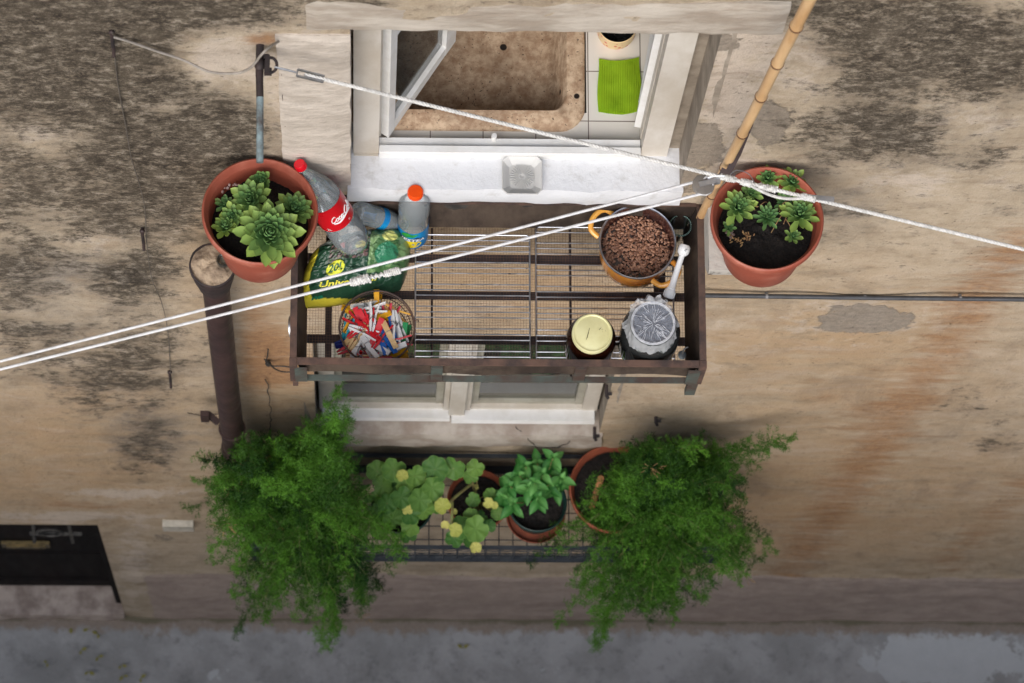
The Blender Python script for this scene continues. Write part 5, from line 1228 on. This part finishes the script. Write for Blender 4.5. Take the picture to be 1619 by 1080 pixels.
# ------------------------------------------------------------------ lower planter: black iron tray
PXL, PXR = PZ(405, 740, 3.04).x, PZ(1130, 740, 3.04).x
ZP, ZPR = 3.04, 3.26
pl2 = thing('planter_tray', 'black iron and wire planter tray under the lower window', 'planter tray', (0, 0, ZP))
h = ZPR-ZP
mb = MB()
for y in (-.018, -.372): mb.bar((PXL, y, h), (PXR, y, h), .014, .014)
for y, wd in ((-.022, .03), (-.368, .026)): mb.bar((PXL, y, .008), (PXR, y, .008), wd, .016)
for x in (PXL, PXR):
    mb.bar((x, -.372, h), (x, -.018, h), .014, .014); mb.bar((x, -.368, .008), (x, -.022, .008), .026, .016)
    for y in (-.018, -.372): mb.box((x, y, h/2), (.016, .016, h))
mb.build('frame', BLACKIRON, pl2, smooth=False)
mb = MB(); sp_ = .0535
x = PXL+.02
while x < PXR: mb.tube([(x, -.372, h), (x, -.372, .02), (x, -.366, .0), (x, -.03, .0)], .0022, 5); x += sp_
for k in range(7): mb.tube([(PXL, -.03-sp_*k*.99, .002), (PXR, -.03-sp_*k*.99, .002)], .0022, 5)
for zz in (.06, .12, .17):
    n_ = int((PXR-PXL)/.012); mb.tube([(PXL+.012*k, -.374, zz+.006*math.sin(k*1.4)) for k in range(n_)], .0020, 5)
mb.build('wire_grid', BLACKIRON, pl2)
for x in (PXL+.18, PXR-.18):
    mb = MB(); mb.bar((x, -.36, -.008), (x, .01, -.008), .022, .014); mb.bar((x, -.33, -.016), (x, .01, -.30), .018, .012); mb.build('bracket', BLACKIRON, pl2, smooth=False)
# pots of the planter
DGREEN = mat('dark_green_plastic', s(30, 62, 56), s(24, 50, 46), 9, .4)
def lpot(px, py, zr, R, r_, h_, m, lab, grp=None, rimh=.03):
    c = PZ(px, py, zr); zb = zr-h_
    return c, plastic_pot('plant_pot', lab, 'pot', (c.x, c.y, zb), R, r_, h_, m, h_-.045, group=grp, rimh=rimh)
cA, _ = lpot(474, 772, 3.345, .172, .115, .30, TERRA2, 'large clay pot under the left hanging fern', 'big clay pots of the planter')
cE, _ = lpot(972, 772, 3.345, .172, .115, .30, TERRA2, 'large clay pot under the right hanging fern', 'big clay pots of the planter')
cB, _ = lpot(636, 796, 3.235, .118, .088, .19, DGREEN, 'dark green plastic pot of the left geranium')
cC, _ = lpot(756, 790, 3.225, .118, .085, .18, TERRA2, 'small clay pot of the sparse geranium')
cD, _ = lpot(850, 795, 3.235, .112, .082, .185, DGREEN, 'dark green plastic pot of the basil on a saucer')
mb = MB(); mb.lathe([(0, 0), (.10, 0), (.112, .02), (.114, .03), (.110, .03), (.10, .006), (0, .005)], 44); o = mb.build('saucer', TERRA2, None, loc=(cD.x, cD.y-.008, 3.045)); tag(o, 'clay saucer under the basil pot', 'saucer')
# wooden stick in the left pot, orange stick in the right
a = PZ(552, 796, 3.36); b = PZ(590, 771, 3.45); mb = MB(); mb.bar(V((0, 0, 0))+(a-b)*.6, b-a, .022, .004); o = mb.build('plant_label', mat('pale_wood', s(206, 186, 160, K), s(180, 156, 130, K), 30, .8), None, loc=a, smooth=False); tag(o, 'pale wooden plant label stuck beside the left fern', 'plant label')
a = PZ(936, 800, 3.33); b = PZ(950, 756, 3.50); mb = MB(); mb.tube([V((0, 0, -.05)), b-a], .012, 10); o = mb.build('wooden_stake', mat('orange_stake', s(196, 134, 92), s(170, 110, 74), 30, .8), None, loc=a); tag(o, 'short orange wooden stake in the right clay pot', 'stake')

# geraniums and basil
GERA = leafmat('geranium_leaf', s(52, 104, 44, .9), s(138, 176, 84, .95), .55, .25, .3, 50)
YELLEAF = leafmat('yellow_leaf', s(158, 172, 70, .95), s(232, 222, 130, .95), .55, .3, .3, 50)
STEM = mat('plant_stem', s(128, 140, 80), s(120, 100, 66), 30, .6)
BASIL = leafmat('basil_leaf', s(50, 122, 50, .9), s(128, 190, 104, .95), .5, .25, .3, 50)
def round_leaf(mb, c, R, nrm, spin, ti, lobes=7):
    q = V((0, 0, 1)).rotation_difference(V(nrm).normalized()) @ Euler((0, 0, spin)).to_quaternion(); c = V(c)
    n = 35; rings = []
    for j, f_ in enumerate((.0, .35, .7, .9, 1.0)):
        ring = []
        for k in range(n):
            a = 2*PI*k/n; notch = 1-.42*math.exp(-((abs(a-PI))/.22)**2)
            sc = f_*notch*(1+.07*f_*abs(math.sin(a*lobes/2))*1.6-.05)
            zz = .16*f_**2*R + .05*R*f_*math.cos(lobes*a) + .035*R*f_*math.sin(3*a+spin)
            tt = ti + (.22 if f_ == 1 else 0) + (-.10 if f_ == .9 else 0) + (.12*f_ if math.cos(lobes*a) > .9 else 0)
            if f_ == 0 and k: ring.append(ring[0]); continue
            ring.append(mb.v(c+q @ V((R*sc*math.cos(a), R*sc*math.sin(a), zz)), max(0, min(1, tt))))
        rings.append(ring)
    for k in range(n): mb.f([rings[0][0], rings[1][k], rings[1][(k+1) % n]])
    for a_, b_ in zip(rings[1:-1], rings[2:]):
        for k in range(n): mb.f([a_[k], b_[k], b_[(k+1) % n], a_[(k+1) % n]])
def geranium(lab, root, leaves, yellow, stems, loc):
    r = thing('geranium', lab, 'geranium', loc); o_ = V(loc)
    mb = MB(); st = MB(); rnd = random.Random(len(leaves))
    for (px, py, z, R) in leaves:
        c = PZ(px, py, z)-o_
        nr = V((rnd.uniform(-.4, .4), -.25+rnd.uniform(-.3, .2), 1)); spin = rnd.random()*6.28
        round_leaf(mb, c, R, nr, spin, rnd.uniform(.10, .65))
        st.tube(smoothpts([V(root)+V((rnd.uniform(-.02, .02), rnd.uniform(-.02, .02), 0)), V(root).lerp(c, .55)+V((0, 0, .03)), c], 4), .0022, 5)
    for a, b in stems: st.tube(smoothpts([a-o_, (a-o_).lerp(b-o_, .5)+V((0, 0, .015)), b-o_], 4), .0055, 8)
    mb.build('leaves', GERA, r, ang=70, recalc=False)
    if yellow:
        my = MB()
        for (px, py, z, R) in yellow: round_leaf(my, PZ(px, py, z)-o_, R, (rnd.uniform(-.3, .3), -.3, 1), rnd.random()*6, rnd.uniform(.2, .8)); 
        my.build('yellow_leaves', YELLEAF, r, ang=70, recalc=False)
    st.build('stems', STEM, r)
rB = V((0, 0, 3.19-3.235))
geranium('full leafy geranium left of the sparse one', (0, 0, -.04), [(596, 745, 3.40, .042), (622, 742, 3.43, .046), (656, 752, 3.44, .040), (684, 772, 3.44, .044), (640, 762, 3.42, .042), (604, 768, 3.38, .040), (634, 786, 3.42, .042), (664, 790, 3.42, .046), (674, 762, 3.40, .036), (612, 796, 3.36, .040), (648, 812, 3.36, .042),
    (672, 806, 3.36, .038), (620, 820, 3.33, .040), (650, 832, 3.31, .038), (592, 810, 3.32, .036), (688, 742, 3.46, .050), (718, 740, 3.45, .044), (600, 838, 3.28, .036), (645, 845, 3.26, .034), (690, 800, 3.32, .03), (580, 780, 3.33, .036), (628, 770, 3.36, .04), (656, 778, 3.36, .04), (618, 755, 3.36, .04), (640, 800, 3.30, .05), (610, 785, 3.30, .05)],
    [(636, 752, 3.46, .022), (644, 806, 3.40, .02)], [(V((cB.x, cB.y, 3.19)), PZ(640, 770, 3.36))], (cB.x, cB.y, 3.235))
geranium('sparse geranium with a few yellow leaves and bare stems', (0, .0, -.04), [(752, 740, 3.40, .034), (744, 754, 3.38, .028), (748, 790, 3.34, .028), (775, 782, 3.34, .026), (730, 834, 3.36, .044), (752, 836, 3.40, .050), (718, 852, 3.34, .034), (745, 816, 3.36, .03), (772, 832, 3.30, .028), (787, 812, 3.30, .026), (760, 818, 3.30, .026), (742, 850, 3.32, .036), (722, 830, 3.30, .026), (788, 806, 3.27, .02)],
    [(700, 800, 3.44, .030), (772, 795, 3.38, .020), (782, 799, 3.37, .014), (720, 838, 3.42, .026), (704, 830, 3.38, .016), (718, 809, 3.36, .012), (752, 866, 3.32, .022), (753, 770, 3.30, .010)],
    [(V((cC.x, cC.y, 3.17)), PZ(747, 764, 3.32)), (PZ(747, 764, 3.32), PZ(700, 804, 3.40)), (PZ(715, 792, 3.38), PZ(714, 840, 3.38)), (V((cC.x, cC.y, 3.17)), PZ(783, 812, 3.28))], (cC.x, cC.y, 3.225))
def basil():
    r = thing('basil_plant', 'bushy bright green basil in the pot on the saucer', 'basil', (cD.x, cD.y, 3.235)); o_ = V((cD.x, cD.y, 3.235)); rnd = random.Random(9)
    mb = MB(); st = MB()
    def bleaf(base, d, L, W, ti):
        d = V(d).normalized(); side = d.cross(V((0, 0, 1))).normalized(); up = side.cross(d).normalized(); prev = None; n = 8
        for i in range(n+1):
            q = i/n; wv = W*math.sin(PI*min(1, .06+.94*q)**.8)**.9 if q < 1 else .0004; c = V(base)+d*L*q-V((0, 0, 1))*L*.22*q*q+up*L*.10*math.sin(PI*q)
            row = [mb.v(c+side*wv*k*.5+up*wv*(.14*abs(k)-.10*(abs(k) == .5)*1), max(0, min(1, ti+(.2 if k == 0 else 0)+(-.05 if abs(k) == 1 else .06)))) for k in (-1, -.5, 0, .5, 1)]
            if prev:
                for k in range(4): mb.f([prev[k], prev[k+1], row[k+1], row[k]])
            prev = row
    tops = [(830, 735, 3.47), (858, 748, 3.50), (875, 722, 3.52), (805, 768, 3.42), (836, 770, 3.50), (852, 785, 3.48), (868, 765, 3.44), (820, 750, 3.45), (888, 756, 3.42), (795, 785, 3.38), (812, 795, 3.38), (846, 762, 3.53), (880, 770, 3.38), (832, 755, 3.42), (850, 730, 3.44)]
    for (x, y, z) in tops:
        t_ = PZ(x, y, z)-o_; st.tube(smoothpts([V((rnd.uniform(-.03, .03), rnd.uniform(-.02, .03), -.045)), t_*.5+V((0, 0, .0)), t_], 4), .0022, 5); a0 = rnd.random()*PI
        for lv in range(4):
            cz = t_-V((0, 0, .028*lv)); LL = (.032, .058, .064, .06)[lv]*rnd.uniform(.85, 1.1)
            for k in range(2):
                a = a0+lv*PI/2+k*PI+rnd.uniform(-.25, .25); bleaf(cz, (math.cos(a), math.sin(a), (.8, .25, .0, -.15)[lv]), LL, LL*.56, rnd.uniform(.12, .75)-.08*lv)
    mb.build('leaves', BASIL, r, ang=80, recalc=False); st.build('stems', STEM, r)
basil()

# ------------------------------------------------------------------ hanging asparagus ferns
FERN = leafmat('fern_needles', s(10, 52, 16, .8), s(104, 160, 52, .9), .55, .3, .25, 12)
def fern(lab, centre, outline, nst, seed, extra, bright_clumps=()):
    rng = np.random.default_rng(seed); rnd = random.Random(seed)
    r = thing('asparagus_fern', lab, 'fern', tuple(centre)); o_ = np.array(centre)
    quads = []; tints = []; stem_mb = MB()
    poly = outline
    def inside(x, y):
        c = False; n = len(poly)
        for i in range(n):
            x1, y1 = poly[i]; x2, y2 = poly[(i+1) % n]
            if (y1 > y) != (y2 > y) and x < (x2-x1)*(y-y1)/(y2-y1)+x1: c = not c
        return c
    xs = [p[0] for p in poly]; ys = [p[1] for p in poly]; ends = []; tips = []
    while len(ends) < nst:
        x, y = rnd.uniform(min(xs), max(xs)), rnd.uniform(min(ys), max(ys))
        if inside(x, y): ends.append((x, y, None))
    ends += [(x, y, z) for x, y, z in extra]
    yt, yb = min(ys), max(ys)
    for (x, y, dep) in ends:
        f_ = (y-yt)/(yb-yt)
        yy = dep if dep is not None else min(-.06, -.08-.46*f_**.8 + rnd.uniform(-.10, .10))
        tip = PY(x, y, yy); tips.append(tip)
        top = V(centre)+V((rnd.uniform(-.10, .10), rnd.uniform(-.09, .09), -.03))
        j = lambda a: V((rnd.uniform(-a, a), rnd.uniform(-a, a)*.6, rnd.uniform(-a, a)))
        m1 = top.lerp(tip, .35)+V((0, 0, .08+.06*rnd.random()+.12*max(0, top.z-tip.z)))+j(.05)
        m2 = top.lerp(tip, .72)+V((0, 0, .04+.10*max(0, top.z-tip.z)))+j(.055)
        pts = smoothpts([top, m1, m2, tip], 14); stem_mb.tube([p-V(centre) for p in pts], .0010, 4, cap=False)
        L = sum((a-b).length for a, b in zip(pts[:-1], pts[1:])); arr = np.array([tuple(p) for p in pts])
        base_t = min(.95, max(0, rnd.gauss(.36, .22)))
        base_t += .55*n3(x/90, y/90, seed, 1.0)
        for (lx, ly, lr, lv) in bright_clumps:
            base_t += lv*math.exp(-((x-lx)**2+(y-ly)**2)/lr**2)  # needle tint raised around each given clump
        nb = max(8, int(L*.85/.013))
        for k in range(nb):
            q = .15+.85*k/nb; idx = q*(len(arr)-1); i0 = min(int(idx), len(arr)-2); P0 = arr[i0]+(arr[i0+1]-arr[i0])*(idx-i0)
            T = arr[i0+1]-arr[i0]; T = T/(np.linalg.norm(T)+1e-9)
            bl = rnd.uniform(.02, .085)*(1-.55*max(0, q-.6)/.4)
            d = rng.normal(size=3); d -= T*np.dot(d, T); d /= np.linalg.norm(d)+1e-9; d = d*.95+T*.30+np.array([0, -.10, .12]); d /= np.linalg.norm(d)
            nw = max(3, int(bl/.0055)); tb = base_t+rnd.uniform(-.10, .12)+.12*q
            pos = P0[None]+d[None]*(np.repeat(np.arange(nw), 4)[:, None]*bl/nw)
            nd = rng.normal(size=(nw*4, 3)); nd -= d*(nd @ d)[:, None]; nd /= np.linalg.norm(nd, axis=1)[:, None]+1e-9; nd = nd*.85+d*.55
            nl = rng.uniform(.010, .019, size=(nw*4, 1)); sdv = np.cross(nd, rng.normal(size=(nw*4, 3))); sdv /= np.linalg.norm(sdv, axis=1)[:, None]+1e-9; sdv *= .00125
            qd = np.stack([pos, pos+nd*nl*.5+sdv, pos+nd*nl, pos+nd*nl*.5-sdv], 1)
            quads.append(qd); tints.append(np.full(nw*4*4, tb))
    Q = np.concatenate(quads).reshape(-1, 3)-o_; TT = np.clip(np.concatenate(tints)+rng.normal(0, .05, len(Q)), 0, 1)
    me = bpy.data.meshes.new('foliage'); nq = len(Q)//4
    me.vertices.add(len(Q)); me.vertices.foreach_set('co', Q.astype(np.float32).ravel())
    me.loops.add(nq*4); me.loops.foreach_set('vertex_index', np.arange(nq*4, dtype=np.int32)); me.polygons.add(nq); me.polygons.foreach_set('loop_start', np.arange(0, nq*4, 4, dtype=np.int32))
    me.update(); at = me.attributes.new('tint', 'FLOAT', 'POINT'); at.data.foreach_set('value', TT.astype(np.float32)); me.materials.append(FERN)
    o = bpy.data.objects.new('foliage', me); COL.objects.link(o); o.parent = r
    stem_mb.build('stems', mat('fern_stem', s(60, 92, 40), s(110, 108, 60), 20, .7), r)
    dead = MB()
    for k in range(3):
        c = V(tips[rnd.randrange(nst)])-V(centre)
        for q in range(16): d_ = V((rnd.uniform(-1, 1), rnd.uniform(-.7, .3), rnd.uniform(-.8, .8))).normalized(); o2 = c+d_*rnd.uniform(.0, .04)+V((0, -.01, 0)); dead.tube([o2, o2+d_*rnd.uniform(.01, .025)], .0008, 4)
    dead.build('dead_sprigs', DRY, r)['kind'] = 'stuff'
OL = [(345, 700), (400, 695), (470, 690), (530, 650), (545, 700), (560, 745), (580, 800), (620, 850), (642, 880), (620, 930), (590, 960), (560, 985), (535, 1015), (500, 1010), (480, 975), (440, 985), (395, 990), (370, 960), (345, 900), (325, 880), (335, 830), (325, 790), (315, 760), (325, 720)]
OR_ = [(1000, 710), (1050, 695), (1110, 700), (1160, 705), (1180, 760), (1175, 800), (1190, 850), (1200, 870), (1180, 920), (1140, 945), (1090, 970), (1060, 990), (1010, 985), (960, 990), (950, 1010), (935, 1000), (925, 960), (905, 930), (905, 880), (930, 850), (950, 800), (975, 760)]
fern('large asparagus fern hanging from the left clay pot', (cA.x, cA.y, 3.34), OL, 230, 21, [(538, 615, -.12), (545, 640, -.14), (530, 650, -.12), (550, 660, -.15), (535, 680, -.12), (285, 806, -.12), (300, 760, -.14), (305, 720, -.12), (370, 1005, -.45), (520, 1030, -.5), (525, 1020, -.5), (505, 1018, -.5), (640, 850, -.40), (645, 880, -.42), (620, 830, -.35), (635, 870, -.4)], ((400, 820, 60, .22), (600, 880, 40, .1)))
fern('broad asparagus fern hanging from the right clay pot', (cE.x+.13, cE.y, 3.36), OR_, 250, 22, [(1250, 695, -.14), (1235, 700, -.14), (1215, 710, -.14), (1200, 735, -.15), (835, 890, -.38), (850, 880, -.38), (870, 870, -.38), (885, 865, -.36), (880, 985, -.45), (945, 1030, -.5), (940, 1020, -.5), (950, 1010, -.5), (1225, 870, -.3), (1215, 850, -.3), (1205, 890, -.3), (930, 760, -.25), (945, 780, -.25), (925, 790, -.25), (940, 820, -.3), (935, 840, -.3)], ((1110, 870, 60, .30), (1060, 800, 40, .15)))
# fallen leaves on the street
mb = MB(); rnd = random.Random(6)
for (x, y) in ((112, 992), (140, 994), (155, 1002), (128, 1028), (155, 1038), (192, 1052), (222, 1072), (195, 1068), (732, 1025), (75, 1048), (140, 1062)):
    c = PZ(x, y, .012); a = rnd.random()*6
    for k in range(2):
        d = V((math.cos(a+k*2), math.sin(a+k*2), .15)); sd_ = V((-d.y, d.x, .1)); L = rnd.uniform(.02, .035)
        mb.f([mb.v(c, .5), mb.v(c+d*L*.5+sd_*L*.28, .6), mb.v(c+d*L, .8), mb.v(c+d*L*.5-sd_*L*.28, .4)])
tag(mb.build('fallen_leaves', leafmat('dead_leaf', s(110, 116, 60), s(150, 140, 70), .7, .1), None), 'small withered leaves scattered on the street by the door', 'leaves', kind='stuff')
